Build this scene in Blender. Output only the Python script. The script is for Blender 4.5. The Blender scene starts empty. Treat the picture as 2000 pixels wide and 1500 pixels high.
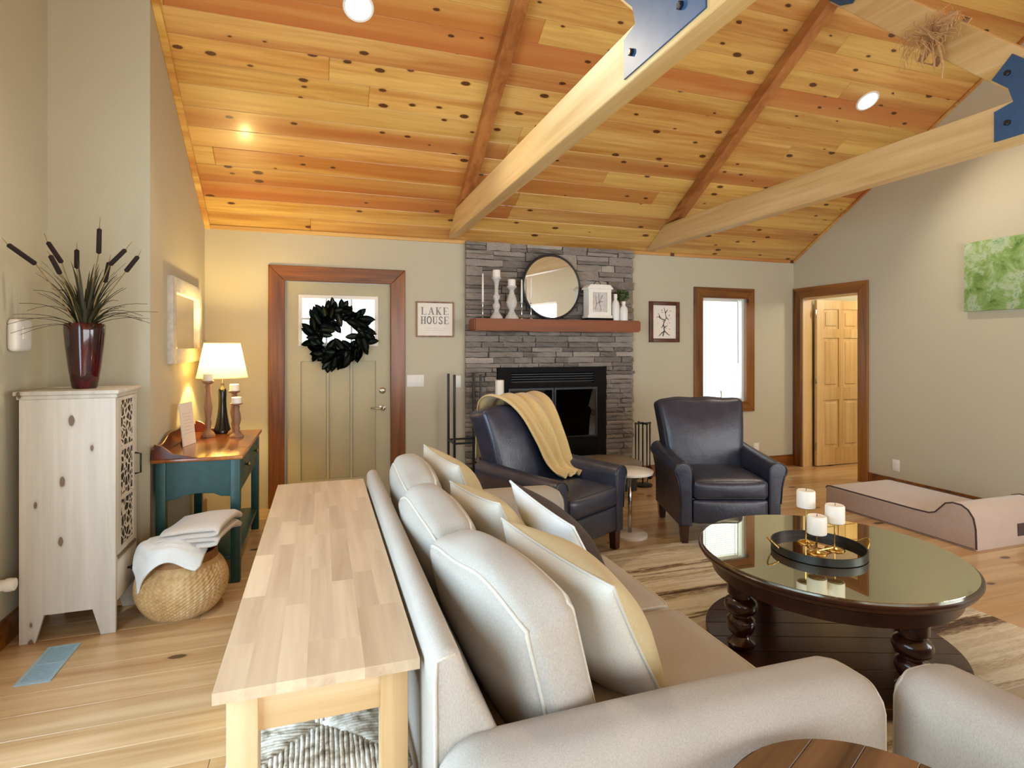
import bpy, bmesh, math, random
from mathutils import Vector, Matrix, Euler
R = math.radians
PI = math.pi
rnd = random.Random(7)
S = bpy.context.scene
C = S.collection

# ------------------------------------------------------------------ camera
YAW = math.atan(372 / 1109.0)
cam_d = bpy.data.cameras.new('camera')
cam_d.sensor_width = 36
cam_d.lens = 36 * 1109 / 2000
cam_d.shift_y = -0.036
cam_d.clip_start = 0.02
cam = bpy.data.objects.new('camera', cam_d)
C.objects.link(cam)
cam.location = (0, 0, 1.44)
cam.rotation_euler = (R(90), 0, -YAW)
S.camera = cam

# ------------------------------------------------------------------ world, light, exposure
S.view_settings.view_transform = 'Standard'
S.view_settings.look = 'None'
S.view_settings.gamma = 1
S.view_settings.use_curve_mapping = False
S.view_settings.exposure = 0.24
W = bpy.data.worlds.new('overcast_sky')
S.world = W
W.use_nodes = True
bg = W.node_tree.nodes['Background']
bg.inputs[0].default_value = (0.86, 0.94, 1.0, 1)
bg.inputs[1].default_value = 2.2


def area(name, loc, rot, sx, sy, power, col):
    d = bpy.data.lights.new(name, 'AREA')
    d.shape = 'RECTANGLE'; d.size = sx; d.size_y = sy; d.energy = power; d.color = col
    o = bpy.data.objects.new(name, d); C.objects.link(o)
    o.location = loc; o.rotation_euler = rot
    return o


# daylight standing in the window openings behind and beside the camera
area('daylight_back_window', (2.5, -3.14, 1.35), (R(90), 0, 0), 5.0, 2.0, 150, (0.93, 0.97, 1.0))
area('daylight_left_window', (-1.62, 0.65, 1.3), (R(90), 0, R(-90)), 3.3, 2.0, 150, (0.52, 0.76, 1.0))
area('daylight_right_window', (5.64, -0.9, 1.5), (R(90), 0, R(90)), 2.6, 1.7, 95, (0.95, 0.97, 1.0))

# ------------------------------------------------------------------ helpers
def lin(h):
    h = h.lstrip('#')
    out = []
    for i in (0, 2, 4):
        c = int(h[i:i + 2], 16) / 255
        out.append(c / 12.92 if c <= 0.04045 else ((c + 0.055) / 1.055) ** 2.4)
    return out[0], out[1], out[2], 1.0


MATS = {}


class NT:
    def __init__(s, name):
        s.m = bpy.data.materials.new(name); s.m.use_nodes = True
        s.t = s.m.node_tree; s.n = s.t.nodes; s.l = s.t.links
        s.b = s.n['Principled BSDF']; s.o = s.n['Material Output']
        MATS[name] = s.m

    def add(s, k, **kw):
        n = s.n.new(k)
        for a, v in kw.items(): setattr(n, a, v)
        return n

    def link(s, a, b): s.l.new(a, b)

    def math(s, op, a, b=None):
        n = s.add('ShaderNodeMath', operation=op)
        for i, v in enumerate((a, b)):
            if v is None: continue
            if isinstance(v, (int, float)): n.inputs[i].default_value = v
            else: s.link(v, n.inputs[i])
        return n.outputs[0]

    def mix(s, f, a, b, mode='MIX'):
        n = s.add('ShaderNodeMix', data_type='RGBA', blend_type=mode)
        for i, v in ((0, f), (6, a), (7, b)):
            if isinstance(v, (int, float)): n.inputs[i].default_value = v
            elif isinstance(v, tuple): n.inputs[i].default_value = v
            else: s.link(v, n.inputs[i])
        return n.outputs[2]

    def ramp(s, f, stops, interp='LINEAR'):
        n = s.add('ShaderNodeValToRGB'); n.color_ramp.interpolation = interp
        e = n.color_ramp.elements
        while len(e) < len(stops): e.new(0.5)
        for i, (p, c) in enumerate(stops): e[i].position = p; e[i].color = c
        s.link(f, n.inputs[0]); return n.outputs[0]

    def coords(s, scale=(1, 1, 1), rand=True, src='Object'):
        tc = s.add('ShaderNodeTexCoord')
        v = tc.outputs[src]
        if rand:
            oi = s.add('ShaderNodeObjectInfo')
            vm = s.add('ShaderNodeVectorMath', operation='SCALE')
            vm.inputs[0].default_value = (37.1, 23.7, 11.3); s.link(oi.outputs['Random'], vm.inputs[3])
            va = s.add('ShaderNodeVectorMath', operation='ADD')
            s.link(v, va.inputs[0]); s.link(vm.outputs[0], va.inputs[1]); v = va.outputs[0]
        mp = s.add('ShaderNodeMapping'); mp.inputs['Scale'].default_value = scale
        s.link(v, mp.inputs[0]); return mp.outputs[0]

    def noise(s, v, scale, detail=3, rough=0.5, dist=0.0):
        n = s.add('ShaderNodeTexNoise'); n.inputs['Scale'].default_value = scale
        n.inputs['Detail'].default_value = detail; n.inputs['Roughness'].default_value = rough
        n.inputs['Distortion'].default_value = dist; s.link(v, n.inputs['Vector']); return n.outputs['Fac']

    def bump(s, h, strength=0.2, dist=0.01):
        n = s.add('ShaderNodeBump'); n.inputs['Strength'].default_value = strength
        n.inputs['Distance'].default_value = dist; s.link(h, n.inputs['Height'])
        s.link(n.outputs[0], s.b.inputs['Normal'])

    def set(s, **kw):
        for k, v in kw.items():
            i = s.b.inputs[k.replace('_', ' ')]
            if isinstance(v, (int, float, tuple)): i.default_value = v
            else: s.link(v, i)


def paint(name, col, rough=0.6, var=0.04, bump=0.05, scale=40, metal=0.0, spec=0.5):
    t = NT(name); c = lin(col)
    v = t.coords(rand=False)
    f = t.noise(v, scale, 3)
    lo = tuple(x * (1 - var) for x in c[:3]) + (1,); hi = tuple(min(1, x * (1 + var)) for x in c[:3]) + (1,)
    t.set(Base_Color=t.ramp(f, [(0.3, lo), (0.7, hi)]), Roughness=rough, Metallic=metal)
    t.b.inputs['Specular IOR Level'].default_value = spec
    if bump: t.bump(f, bump, 0.003)
    return t.m


def wood(name, dark, light, axis=0, grain=26, knots=0.0, rough=0.4, var=0.16, knotcol='#3a1508', streak=None, kscale=3.0, coat=0.0, warm=0.0, krad=1.0, flat=None):
    t = NT(name)
    sc = [1.0, 1.0, 1.0]; sc[axis] = 0.055
    v = t.coords(tuple(sc))
    n1 = t.noise(v, grain, 5, 0.6, 0.4)
    n2 = t.noise(v, grain * 0.18, 2, 0.5, 0.6)
    f = t.math('ADD', t.math('MULTIPLY', n1, 0.5), t.math('MULTIPLY', n2, 0.5))
    col = t.ramp(f, [(0.36, lin(dark)), (0.62, lin(light))])
    if streak:
        n3 = t.noise(v, grain * 0.11, 2, 0.5, 0.2)
        col = t.mix(t.ramp(n3, [(0.52, (0, 0, 0, 1)), (0.68, (0.85, 0.85, 0.85, 1))]), col, lin(streak))
    oi = t.add('ShaderNodeObjectInfo')
    hs = t.add('ShaderNodeHueSaturation')
    mr = t.add('ShaderNodeMapRange'); mr.inputs[3].default_value = 1 - var; mr.inputs[4].default_value = 1 + var * 0.7
    t.link(oi.outputs['Random'], mr.inputs[0]); t.link(mr.outputs[0], hs.inputs['Value']); t.link(col, hs.inputs['Color'])
    if warm:
        r2 = t.math('FRACT', t.math('MULTIPLY', oi.outputs['Random'], 17.31))
        t.link(t.math('ADD', 0.5 - warm * 0.65, t.math('MULTIPLY', r2, warm)), hs.inputs['Hue'])
    col = hs.outputs[0]
    if knots:
        ks = [kscale * 1.6] * 3; ks[axis] = kscale * 0.75
        if flat is not None: ks[flat] = 0.0
        kv = t.coords(tuple(ks))
        vo = t.add('ShaderNodeTexVoronoi'); vo.inputs['Scale'].default_value = 1.0
        if flat is not None:
            vo.voronoi_dimensions = '2D'
            sp = t.add('ShaderNodeSeparateXYZ'); cb_ = t.add('ShaderNodeCombineXYZ'); t.link(kv, sp.inputs[0])
            for i_, a_ in enumerate([q for q in (0, 1, 2) if q != flat]): t.link(sp.outputs[a_], cb_.inputs[i_])
            kv = cb_.outputs[0]
        t.link(kv, vo.inputs['Vector'])
        sep = t.add('ShaderNodeSeparateColor'); t.link(vo.outputs['Color'], sep.inputs[0])
        rad = t.math('MULTIPLY', t.math('GREATER_THAN', sep.outputs[0], 1 - knots), t.math('ADD', 0.05 * krad, t.math('MULTIPLY', sep.outputs[1], 0.13 * krad)))
        nn = t.noise(kv, 9, 2)
        d = t.math('ADD', vo.outputs['Distance'], t.math('MULTIPLY', t.math('SUBTRACT', nn, 0.5), 0.05))
        k = t.math('SUBTRACT', rad, d)
        kf = t.ramp(t.math('ADD', t.math('MULTIPLY', k, 14), 0.5), [(0.3, (0, 0, 0, 1)), (0.6, (1, 1, 1, 1))])
        halo = t.ramp(t.math('ADD', t.math('MULTIPLY', k, 5), 0.5), [(0.1, (0, 0, 0, 1)), (0.5, (0.5, 0.5, 0.5, 1))])
        gate = t.math('GREATER_THAN', sep.outputs[0], 1 - knots)
        halo = t.math('MULTIPLY', halo, gate); kf = t.math('MULTIPLY', kf, gate)
        col = t.mix(halo, col, tuple(x * 0.75 for x in lin(dark)[:3]) + (1,))
        col = t.mix(t.math('MULTIPLY', kf, 0.9), col, lin(knotcol))
    t.set(Base_Color=col, Roughness=rough)
    if coat:
        t.b.inputs['Coat Weight'].default_value = coat; t.b.inputs['Coat Roughness'].default_value = 0.15
    t.bump(n1, 0.06, 0.004)
    return t.m


def fabric(name, col, rough=0.9, weave=420, strength=0.25, var=0.06, sheen=0.2):
    t = NT(name); c = lin(col)
    v = t.coords(rand=False)
    n = t.noise(t.coords((1, 1, 0.35), rand=False), weave, 2, 0.6)
    n2 = t.noise(v, 5, 2)
    f = t.math('ADD', t.math('MULTIPLY', n, 0.75), t.math('MULTIPLY', n2, 0.25))
    lo = tuple(x * (1 - var * 2) for x in c[:3]) + (1,); hi = tuple(min(1, x * (1 + var)) for x in c[:3]) + (1,)
    t.set(Base_Color=t.ramp(f, [(0.35, lo), (0.65, hi)]), Roughness=rough)
    t.b.inputs['Sheen Weight'].default_value = sheen
    t.b.inputs['Specular IOR Level'].default_value = 0.2
    t.bump(f, strength, 0.003)
    return t.m


def leather(name, col):
    t = NT(name); c = lin(col)
    v = t.coords(rand=False)
    n = t.noise(v, 9, 3, 0.5); vo = t.add('ShaderNodeTexVoronoi'); vo.inputs['Scale'].default_value = 160
    t.link(v, vo.inputs['Vector'])
    lo = tuple(x * 0.75 for x in c[:3]) + (1,); hi = tuple(x * 1.3 for x in c[:3]) + (1,)
    t.set(Base_Color=t.ramp(n, [(0.35, lo), (0.65, hi)]), Roughness=0.36)
    t.b.inputs['Specular IOR Level'].default_value = 0.8
    h = t.math('ADD', t.math('MULTIPLY', vo.outputs['Distance'], 0.12), n)
    t.bump(h, 0.25, 0.02)
    return t.m


def emit(name, col, strength):
    t = NT(name); t.set(Base_Color=lin(col), Emission_Color=lin(col), Emission_Strength=strength)
    return t.m


def glass(name, refl=0.08, tint=(1, 1, 1, 1)):
    t = NT(name)
    tr = t.add('ShaderNodeBsdfTransparent'); tr.inputs[0].default_value = tint
    gl = t.add('ShaderNodeBsdfGlossy'); gl.inputs['Roughness'].default_value = 0.02
    mx = t.add('ShaderNodeMixShader'); mx.inputs[0].default_value = refl
    t.link(tr.outputs[0], mx.inputs[1]); t.link(gl.outputs[0], mx.inputs[2]); t.link(mx.outputs[0], t.o.inputs[0])
    return t.m


def mirror(name, col='#f2f2f0', rough=0.01):
    t = NT(name); v = t.coords(rand=False)
    f = t.noise(v, 3, 2)
    c = lin(col)
    t.set(Base_Color=t.ramp(f, [(0.3, c), (0.7, tuple(x * .98 for x in c[:3]) + (1,))]), Metallic=1.0, Roughness=rough)
    return t.m


# ---- mesh building
def nbm(): return bmesh.new()


def box(bm, x0, x1, y0, y1, z0, z1, bev=0.0, seg=2):
    r = bmesh.ops.create_cube(bm, size=1)
    vs = r['verts']
    for v in vs:
        v.co = Vector(((x0 + x1) / 2 + v.co.x * (x1 - x0), (y0 + y1) / 2 + v.co.y * (y1 - y0), (z0 + z1) / 2 + v.co.z * (z1 - z0)))
    if bev:
        es = list({e for v in vs for e in v.link_edges})
        bmesh.ops.bevel(bm, geom=es, offset=bev, segments=seg, affect='EDGES', profile=0.5)
    return bm


def prism(bm, poly, axis, a, b, bev=0.0, seg=2):
    """poly = 2D points in the other two axes (cyclic order), extruded along axis from a to b"""
    def p3(p, t):
        if axis == 0: return Vector((t, p[0], p[1]))
        if axis == 1: return Vector((p[0], t, p[1]))
        return Vector((p[0], p[1], t))
    A = [bm.verts.new(p3(p, a)) for p in poly]; B = [bm.verts.new(p3(p, b)) for p in poly]
    n = len(poly); fs = [bm.faces.new(A), bm.faces.new(B[::-1])]
    for i in range(n): fs.append(bm.faces.new((A[i], B[i], B[(i + 1) % n], A[(i + 1) % n])))
    bmesh.ops.recalc_face_normals(bm, faces=fs)
    if bev:
        es = [e for f in fs[:2] for e in f.edges]
        bmesh.ops.bevel(bm, geom=list(set(es)), offset=bev, segments=seg, affect='EDGES', profile=0.5)
    return bm


def lathe(bm, prof, seg=32, cx=0, cy=0, z0=0, cap=True, mod=None):
    rings = []
    for r, z in prof:
        rings.append([bm.verts.new((cx + r * (mod(i, seg, r, z) if mod else 1) * math.cos(2 * PI * i / seg), cy + r * (mod(i, seg, r, z) if mod else 1) * math.sin(2 * PI * i / seg), z0 + z)) for i in range(seg)])
    for a, b in zip(rings, rings[1:]):
        for i in range(seg): bm.faces.new((a[i], a[(i + 1) % seg], b[(i + 1) % seg], b[i]))
    if cap:
        bm.faces.new(rings[0][::-1]); bm.faces.new(rings[-1])
    return bm


def tube(bm, pts, r, seg=8, closed=False, cap=True):
    pts = [Vector(p) for p in pts]; n = len(pts)
    rr = r if isinstance(r, (list, tuple)) else [r] * n
    rings = []; prev = None
    for i, p in enumerate(pts):
        if closed: d = pts[(i + 1) % n] - pts[i - 1]
        else: d = pts[min(i + 1, n - 1)] - pts[max(i - 1, 0)]
        d = d.normalized() if d.length > 1e-9 else Vector((0, 0, 1))
        if prev is None:
            up = Vector((0, 0, 1)) if abs(d.z) < 0.9 else Vector((1, 0, 0))
            s = d.cross(up).normalized()
        else:
            s = (prev - d * prev.dot(d)); s = s.normalized() if s.length > 1e-6 else d.orthogonal().normalized()
        prev = s; t = d.cross(s)
        rings.append([bm.verts.new(p + (s * math.cos(2 * PI * k / seg) + t * math.sin(2 * PI * k / seg)) * rr[i]) for k in range(seg)])
    m = n if closed else n - 1
    for i in range(m):
        a, b = rings[i], rings[(i + 1) % n]
        for k in range(seg): bm.faces.new((a[k], a[(k + 1) % seg], b[(k + 1) % seg], b[k]))
    if cap and not closed:
        bm.faces.new(rings[0][::-1]); bm.faces.new(rings[-1])
    return bm


def obj(name, bm, mat, parent=None, loc=(0, 0, 0), rot=(0, 0, 0), smooth=False, autos=None):
    me = bpy.data.meshes.new(name)
    bmesh.ops.recalc_face_normals(bm, faces=bm.faces[:])
    bm.to_mesh(me); bm.free()
    for m in (mat if isinstance(mat, (list, tuple)) else [mat]):
        me.materials.append(MATS[m])
    if smooth:
        me.polygons.foreach_set('use_smooth', [True] * len(me.polygons))
        if autos: me.set_sharp_from_angle(angle=R(autos))
    o = bpy.data.objects.new(name, me); C.objects.link(o)
    o.parent = parent; o.location = loc; o.rotation_euler = rot
    return o


def tag(o, label, cat, group=None, kind=None):
    o['label'] = label; o['category'] = cat
    if group: o['group'] = group
    if kind: o['kind'] = kind
    return o


def thing(name, label, cat, loc=(0, 0, 0), rz=0, group=None):
    o = bpy.data.objects.new(name, None); C.objects.link(o)
    o.empty_display_size = 0.1
    o.location = loc; o.rotation_euler = (0, 0, rz)
    return tag(o, label, cat, group)


def struct(name, bm, mat, label=None, cat=None):
    o = obj(name, bm, mat); o['kind'] = 'structure'
    if label: o['label'] = label
    if cat: o['category'] = cat
    return o


def bxo(name, dims, mat, parent=None, bev=0.0, seg=2, smooth=False, loc=(0, 0, 0), rot=(0, 0, 0)):
    return obj(name, box(nbm(), *dims, bev, seg), mat, parent, loc, rot, smooth=bool(bev) or smooth, autos=40)


# soft rounded box with crown, f(p) maps the unit cube surface
def softmap(L, r, bulge, sag=None):
    hx, hy, hz = L[0] / 2, L[1] / 2, L[2] / 2

    def f(p):
        q = Vector((p[0] * hx, p[1] * hy, p[2] * hz))
        inner = Vector((max(-(hx - r), min(hx - r, q.x)), max(-(hy - r), min(hy - r, q.y)), max(-(hz - r), min(hz - r, q.z))))
        d = q - inner
        if d.length > 1e-9:
            m = max(abs(d.x), abs(d.y), abs(d.z))
            q = inner + d.normalized() * m
        a, b, c = p
        q.x += math.copysign(bulge[0], a) * (1 - b * b) * (1 - c * c) * abs(a)
        q.y += math.copysign(bulge[1], b) * (1 - a * a) * (1 - c * c) * abs(b)
        q.z += math.copysign(bulge[2], c) * (1 - a * a) * (1 - b * b) * abs(c)
        if sag: q = sag(q, p)
        return q
    return f


def softbox(f, n=14):
    bm = nbm()
    vals = [-math.cos(PI * i / n) * 0.35 + (2 * i / n - 1) * 0.65 for i in range(n + 1)]
    for ax in range(3):
        for sgn in (-1, 1):
            g = []
            for i in range(n + 1):
                row = []
                for j in range(n + 1):
                    p = [0, 0, 0]; p[ax] = sgn; p[(ax + 1) % 3] = vals[i]; p[(ax + 2) % 3] = vals[j]
                    row.append(bm.verts.new(f(p)))
                g.append(row)
            for i in range(n):
                for j in range(n): bm.faces.new((g[i][j], g[i + 1][j], g[i + 1][j + 1], g[i][j + 1]))
    bmesh.ops.remove_doubles(bm, verts=bm.verts[:], dist=1e-5)
    return bm


def welt(f, axis, sgn, r=0.005, n=16, off=1.0):
    bm = nbm(); pts = []
    cyc = [(-1, -1), (1, -1), (1, 1), (-1, 1)]
    for k in range(4):
        a, b = cyc[k], cyc[(k + 1) % 4]
        for i in range(n):
            t = i / n
            p = [0, 0, 0]; p[axis] = sgn; p[(axis + 1) % 3] = a[0] + (b[0] - a[0]) * t; p[(axis + 2) % 3] = a[1] + (b[1] - a[1]) * t
            pts.append(f(p) * off)
    return tube(bm, pts, r, 6, closed=True)


def pillow_bm(Wd, Hd, T, n=18, seed=0):
    """pillow standing in local YZ, thickness along X, front = +X (material 1), back = -X (material 0)"""
    bm = nbm(); rg = random.Random(seed); ph = [rg.uniform(0, 6) for _ in range(4)]
    def f(u, v, s):
        k = max(0.0, (1 - u * u) * (1 - v * v)) ** 0.48
        w = 0.03 * math.sin(3 * u + ph[0]) * math.sin(4 * v + ph[1])
        return Vector((s * T / 2 * k * (1 + w * 3), u * Wd / 2 * (1 - 0.075 * (1 - v * v)), v * Hd / 2 * (1 - 0.075 * (1 - u * u))))
    vals = [math.sin(PI / 2 * (2 * i / n - 1)) for i in range(n + 1)]
    for s in (-1, 1):
        g = [[bm.verts.new(f(a, b, s)) for b in vals] for a in vals]
        for i in range(n):
            for j in range(n):
                fc = bm.faces.new((g[i][j], g[i + 1][j], g[i + 1][j + 1], g[i][j + 1])); fc.material_index = 1 if s > 0 else 0
    bmesh.ops.remove_doubles(bm, verts=bm.verts[:], dist=1e-5)
    path = [f(a, -1, 0) for a in vals[:-1]] + [f(1, b, 0) for b in vals[:-1]] + [f(a, 1, 0) for a in vals[:0:-1]] + [f(-1, b, 0) for b in vals[:0:-1]]
    return bm, path


def arc(cx, cy, r, a0, a1, n=8):
    return [(cx + r * math.cos(R(a0 + (a1 - a0) * i / n)), cy + r * math.sin(R(a0 + (a1 - a0) * i / n))) for i in range(n + 1)]

# ------------------------------------------------------------------ materials
paint('wall_paint', '#c2baa2', 0.75, 0.02, 0.08, 120, spec=0.25)
paint('white_plastic', '#ebe8e0', 0.35, 0.01, 0)
paint('warm_white', '#efe9dd', 0.5, 0.03, 0.05)
paint('iron_black', '#16171b', 0.4, 0.15, 0.1, 60)
paint('plate_steel', '#2e5173', 0.42, 0.12, 0.06, 14)
paint('matte_black', '#080808', 0.7, 0.2, 0.05, spec=0.2)
paint('soot', '#3a2a20', 0.8, 0.4, 0.2, 12)
paint('brass_dark', '#9c8a5e', 0.3, 0.1, 0.03, 60, metal=1.0)
paint('gold', '#d9b66a', 0.25, 0.1, 0.02, 60, metal=1.0)
paint('satin_nickel', '#b9b19d', 0.3, 0.05, 0.0, 60, metal=1.0)
paint('chrome', '#cfd2d4', 0.12, 0.03, 0.0, 60, metal=1.0)
paint('door_paint', '#b3ab8c', 0.5, 0.02, 0.03, 60)
paint('green_paint', '#1b4a49', 0.4, 0.15, 0.05, 20)
paint('black_ceramic', '#0b0b0c', 0.18, 0.1, 0.0)
paint('vent_metal', '#9dbccd', 0.4, 0.05, 0.02)
paint('vent_dark', '#5f8598', 0.6, 0.05, 0.02)
paint('marble_white', '#e3e0da', 0.25, 0.05, 0.0, 4)
paint('paper', '#ece4d6', 0.8, 0.02, 0.02)
paint('print_grey', '#8a8d8c', 0.8, 0.03, 0)
paint('print_dark', '#3b3a30', 0.8, 0.05, 0)
paint('wax', '#f3ede0', 0.45, 0.02, 0.02, 20)
paint('stone_slab', '#a79d8f', 0.7, 0.12, 0.2, 14)
paint('mortar', '#4a443e', 0.9, 0.2, 0.3, 40)
paint('wash_white', '#c9c4bb', 0.6, 0.14, 0.25, 26)
paint('leaf_green', '#38641f', 0.5, 0.3, 0.1, 40)
paint('cattail_brown', '#241512', 0.9, 0.25, 0.3, 90)
paint('stem_tan', '#8a7442', 0.7, 0.2, 0.05, 30)
paint('blade_green', '#39361f', 0.6, 0.3, 0.05, 20)
paint('raffia', '#c39a68', 0.8, 0.2, 0.1, 60)
paint('rug_backing', '#c9bda6', 0.95, 0.1, 0.2, 90)
wood('ceiling_pine', '#b97f38', '#dfb768', 0, 24, 0.2, 0.38, 0.10, '#43160a', '#b3692f', 6.4, krad=1.0, flat=2, coat=0.25, warm=0.014)
wood('beam_pine', '#c19a5c', '#dfc08a', 1, 18, 0.18, 0.5, 0.06, '#5a3212', None, 2.0)
wood('rafter_pine', '#8a4f22', '#b87a40', 1, 18, 0.3, 0.5, 0.06, '#3c170a', None, 2.6)
wood('floor_pine', '#b28d5e', '#dabd92', 0, 20, 0.24, 0.33, 0.08, '#3d1e0e', '#bd8c56', 3.4, coat=0.3, flat=2, krad=0.75)
wood('stained_trim', '#522a06', '#9a5a15', 2, 22, 0.16, 0.38, 0.08, '#2f0f05', None, 2.6, coat=0.2)
wood('stained_trim_h', '#522a06', '#9a5a15', 0, 22, 0.16, 0.38, 0.08, '#2f0f05', None, 2.6, coat=0.2)
wood('knotty_trim', '#4c2709', '#996022', 2, 20, 0.5, 0.42, 0.1, '#2a0e05', '#8a4f24', 3.6)
wood('knotty_trim_h', '#4c2709', '#996022', 0, 20, 0.5, 0.42, 0.1, '#2a0e05', '#8a4f24', 3.6)
wood('knotty_trim_y', '#4c2709', '#996022', 1, 20, 0.5, 0.42, 0.1, '#2a0e05', '#8a4f24', 3.6)
wood('pine_door', '#c69b5c', '#e0bd84', 2, 24, 0.0, 0.4, 0.05)
wood('butcher_block', '#b79c7e', '#d6bf9f', 1, 24, 0.0, 0.45, 0.09)
wood('rubberwood', '#bd9a68', '#dcc096', 2, 22, 0.0, 0.5, 0.06)
wood('rubberwood_h', '#bd9a68', '#dcc096', 0, 22, 0.0, 0.5, 0.06)
wood('whitewash_pine', '#bdb4a6', '#dad3c7', 2, 18, 0.42, 0.6, 0.04, '#6b5138', None, 5.0, krad=0.62, flat=1)
wood('table_top_wood', '#7d3c14', '#b5702f', 1, 20, 0.0, 0.22, 0.04, coat=0.6)
wood('espresso', '#1e0d08', '#4a2415', 0, 22, 0.0, 0.3, 0.06, coat=0.3)
wood('espresso_leg', '#220f0a', '#47211a', 2, 22, 0.0, 0.24, 0.04, coat=0.5)
wood('walnut_round', '#3f2817', '#8a6440', 0, 18, 0.1, 0.4, 0.12, '#2a1308')
wood('mantel_wood', '#421c03', '#8a4610', 0, 16, 0.12, 0.5, 0.05, '#2f1006', None, 2.0)
wood('dark_frame', '#3c1a0d', '#6a3a1f', 0, 22, 0.0, 0.4, 0.08)
wood('turned_brown', '#5f4231', '#a07c60', 2, 24, 0.0, 0.55, 0.1)
wood('mahogany', '#3c130a', '#6f2d15', 1, 22, 0.0, 0.28, 0.05, coat=0.4)
wood('basket_band', '#7a4a22', '#a3703c', 0, 20, 0.0, 0.6, 0.05)
fabric('sofa_linen', '#ada599', 0.95, 380, 0.3, 0.07, 0.05)
fabric('sofa_linen_piping', '#c2bbac', 0.95, 300, 0.2, 0.05)
fabric('pillow_linen', '#c9c2b3', 0.95, 360, 0.25, 0.05, 0.05)
fabric('pillow_linen_shaded', '#bfae86', 0.95, 360, 0.25, 0.06, 0.05)  # same cream linen; the fronts' dimmer, yellower light is put into the colour
fabric('pillow_brown', '#3f3028', 0.6, 240, 0.35, 0.2, 0.05)
fabric('throw_sand', '#cdb27a', 0.95, 260, 0.4, 0.08, 0.4)
fabric('blanket_white', '#e9ecea', 0.95, 220, 0.3, 0.03, 0.4)
fabric('blanket_cream', '#d9cfc4', 0.95, 220, 0.3, 0.05, 0.4)
fabric('suede_pink', '#c4b0a2', 0.95, 300, 0.2, 0.06, 0.5)
fabric('suede_dark', '#4d3c38', 0.9, 300, 0.2, 0.06)
leather('navy_leather', '#272b3d')
leather('navy_welt', '#181b28')
glass('window_glass', 0.06)
glass('smoke_glass', 0.05, (0.35, 0.3, 0.26, 1))
mirror('mirror_silver')
mirror('tray_mirror', '#a8937c', 0.02)
emit('lamp_lens', '#fff4df', 9.0)

# lamp shade: thin cloth lit from inside
t = NT('lamp_shade_cloth')
v = t.coords((1, 1, 1), rand=False)
f = t.noise(v, 260, 2)
d_ = t.add('ShaderNodeBsdfDiffuse'); tl = t.add('ShaderNodeBsdfTranslucent'); mx = t.add('ShaderNodeMixShader')
cc = t.ramp(f, [(0.3, lin('#e8d39c')), (0.7, lin('#f2e0b2'))])
t.link(cc, d_.inputs[0]); t.link(cc, tl.inputs[0]); mx.inputs[0].default_value = 0.30
t.link(d_.outputs[0], mx.inputs[1]); t.link(tl.outputs[0], mx.inputs[2]); t.link(mx.outputs[0], t.o.inputs[0])

# glass plate over dark wood: strong mirror at grazing angles
t = NT('table_glass_top')
v = t.coords((1, 0.06, 1), rand=False)
f = t.noise(v, 16, 4)
t.set(Base_Color=t.ramp(f, [(0.35, lin('#33180d')), (0.65, lin('#5a3218'))]), Roughness=0.35)
gl = t.add('ShaderNodeBsdfGlossy'); gl.inputs['Roughness'].default_value = 0.012; gl.inputs[0].default_value = lin('#e9ecd4')
fr = t.add('ShaderNodeFresnel'); fr.inputs[0].default_value = 2.6
mx = t.add('ShaderNodeMixShader')
t.link(t.math('ADD', fr.outputs[0], 0.5), mx.inputs[0])
t.link(t.b.outputs[0], mx.inputs[1]); t.link(gl.outputs[0], mx.inputs[2]); t.link(mx.outputs[0], t.o.inputs[0])

# stacked stone: grey-brown with per-stone tone
t = NT('ledge_stone')
v = t.coords((1, 1, 1))
n1 = t.noise(v, 16, 6, 0.65, 0.3); n2 = t.noise(t.coords((0.5, 1, 2.2)), 30, 4)
oi = t.add('ShaderNodeObjectInfo')
base = t.ramp(oi.outputs['Random'], [(0.0, lin('#6a615a')), (0.35, lin('#8f857a')), (0.65, lin('#a1968a')), (0.85, lin('#7d7066')), (1.0, lin('#bfb4a6'))])
col = t.mix(t.ramp(n1, [(0.33, (0.8, 0.8, 0.8, 1)), (0.46, (0, 0, 0, 1))]), base, lin('#3d352f'))
col = t.mix(t.ramp(n2, [(0.5, (0, 0, 0, 1)), (0.68, (0.7, 0.7, 0.7, 1))]), col, lin('#cfc5b7'))  # dark and pale mottling: relief shading and highlights painted into the colour
t.set(Base_Color=col, Roughness=0.85); t.bump(t.math('ADD', n1, n2), 0.45, 0.02)

# striped rug, bands across the length with ragged edges
t = NT('rug_stripes')
v = t.coords((1, 1, 1), rand=False)
wob = t.noise(t.coords((1.6, 14, 1), rand=False), 1.4, 4, 0.65)
sx = t.add('ShaderNodeSeparateXYZ'); t.link(v, sx.inputs[0])
y = t.math('ADD', sx.outputs[1], t.math('MULTIPLY', t.math('SUBTRACT', wob, 0.5), 0.16))
nb = t.add('ShaderNodeTexNoise', noise_dimensions='1D'); nb.inputs['Scale'].default_value = 7.5; nb.inputs['Detail'].default_value = 2
t.link(y, nb.inputs['W'])
fine = t.noise(t.coords((3, 30, 1), rand=False), 6, 3, 0.7)
f = t.math('ADD', t.math('MULTIPLY', nb.outputs[0], 0.8), t.math('MULTIPLY', fine, 0.2))
col = t.ramp(f, [(0.34, lin('#4a3729')), (0.40, lin('#7d664e')), (0.45, lin('#c2b495')), (0.56, lin('#e2d9c4')), (0.66, lin('#9a866b'))])
t.set(Base_Color=col, Roughness=0.95); t.bump(t.noise(v, 260, 2), 0.5, 0.006)

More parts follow.
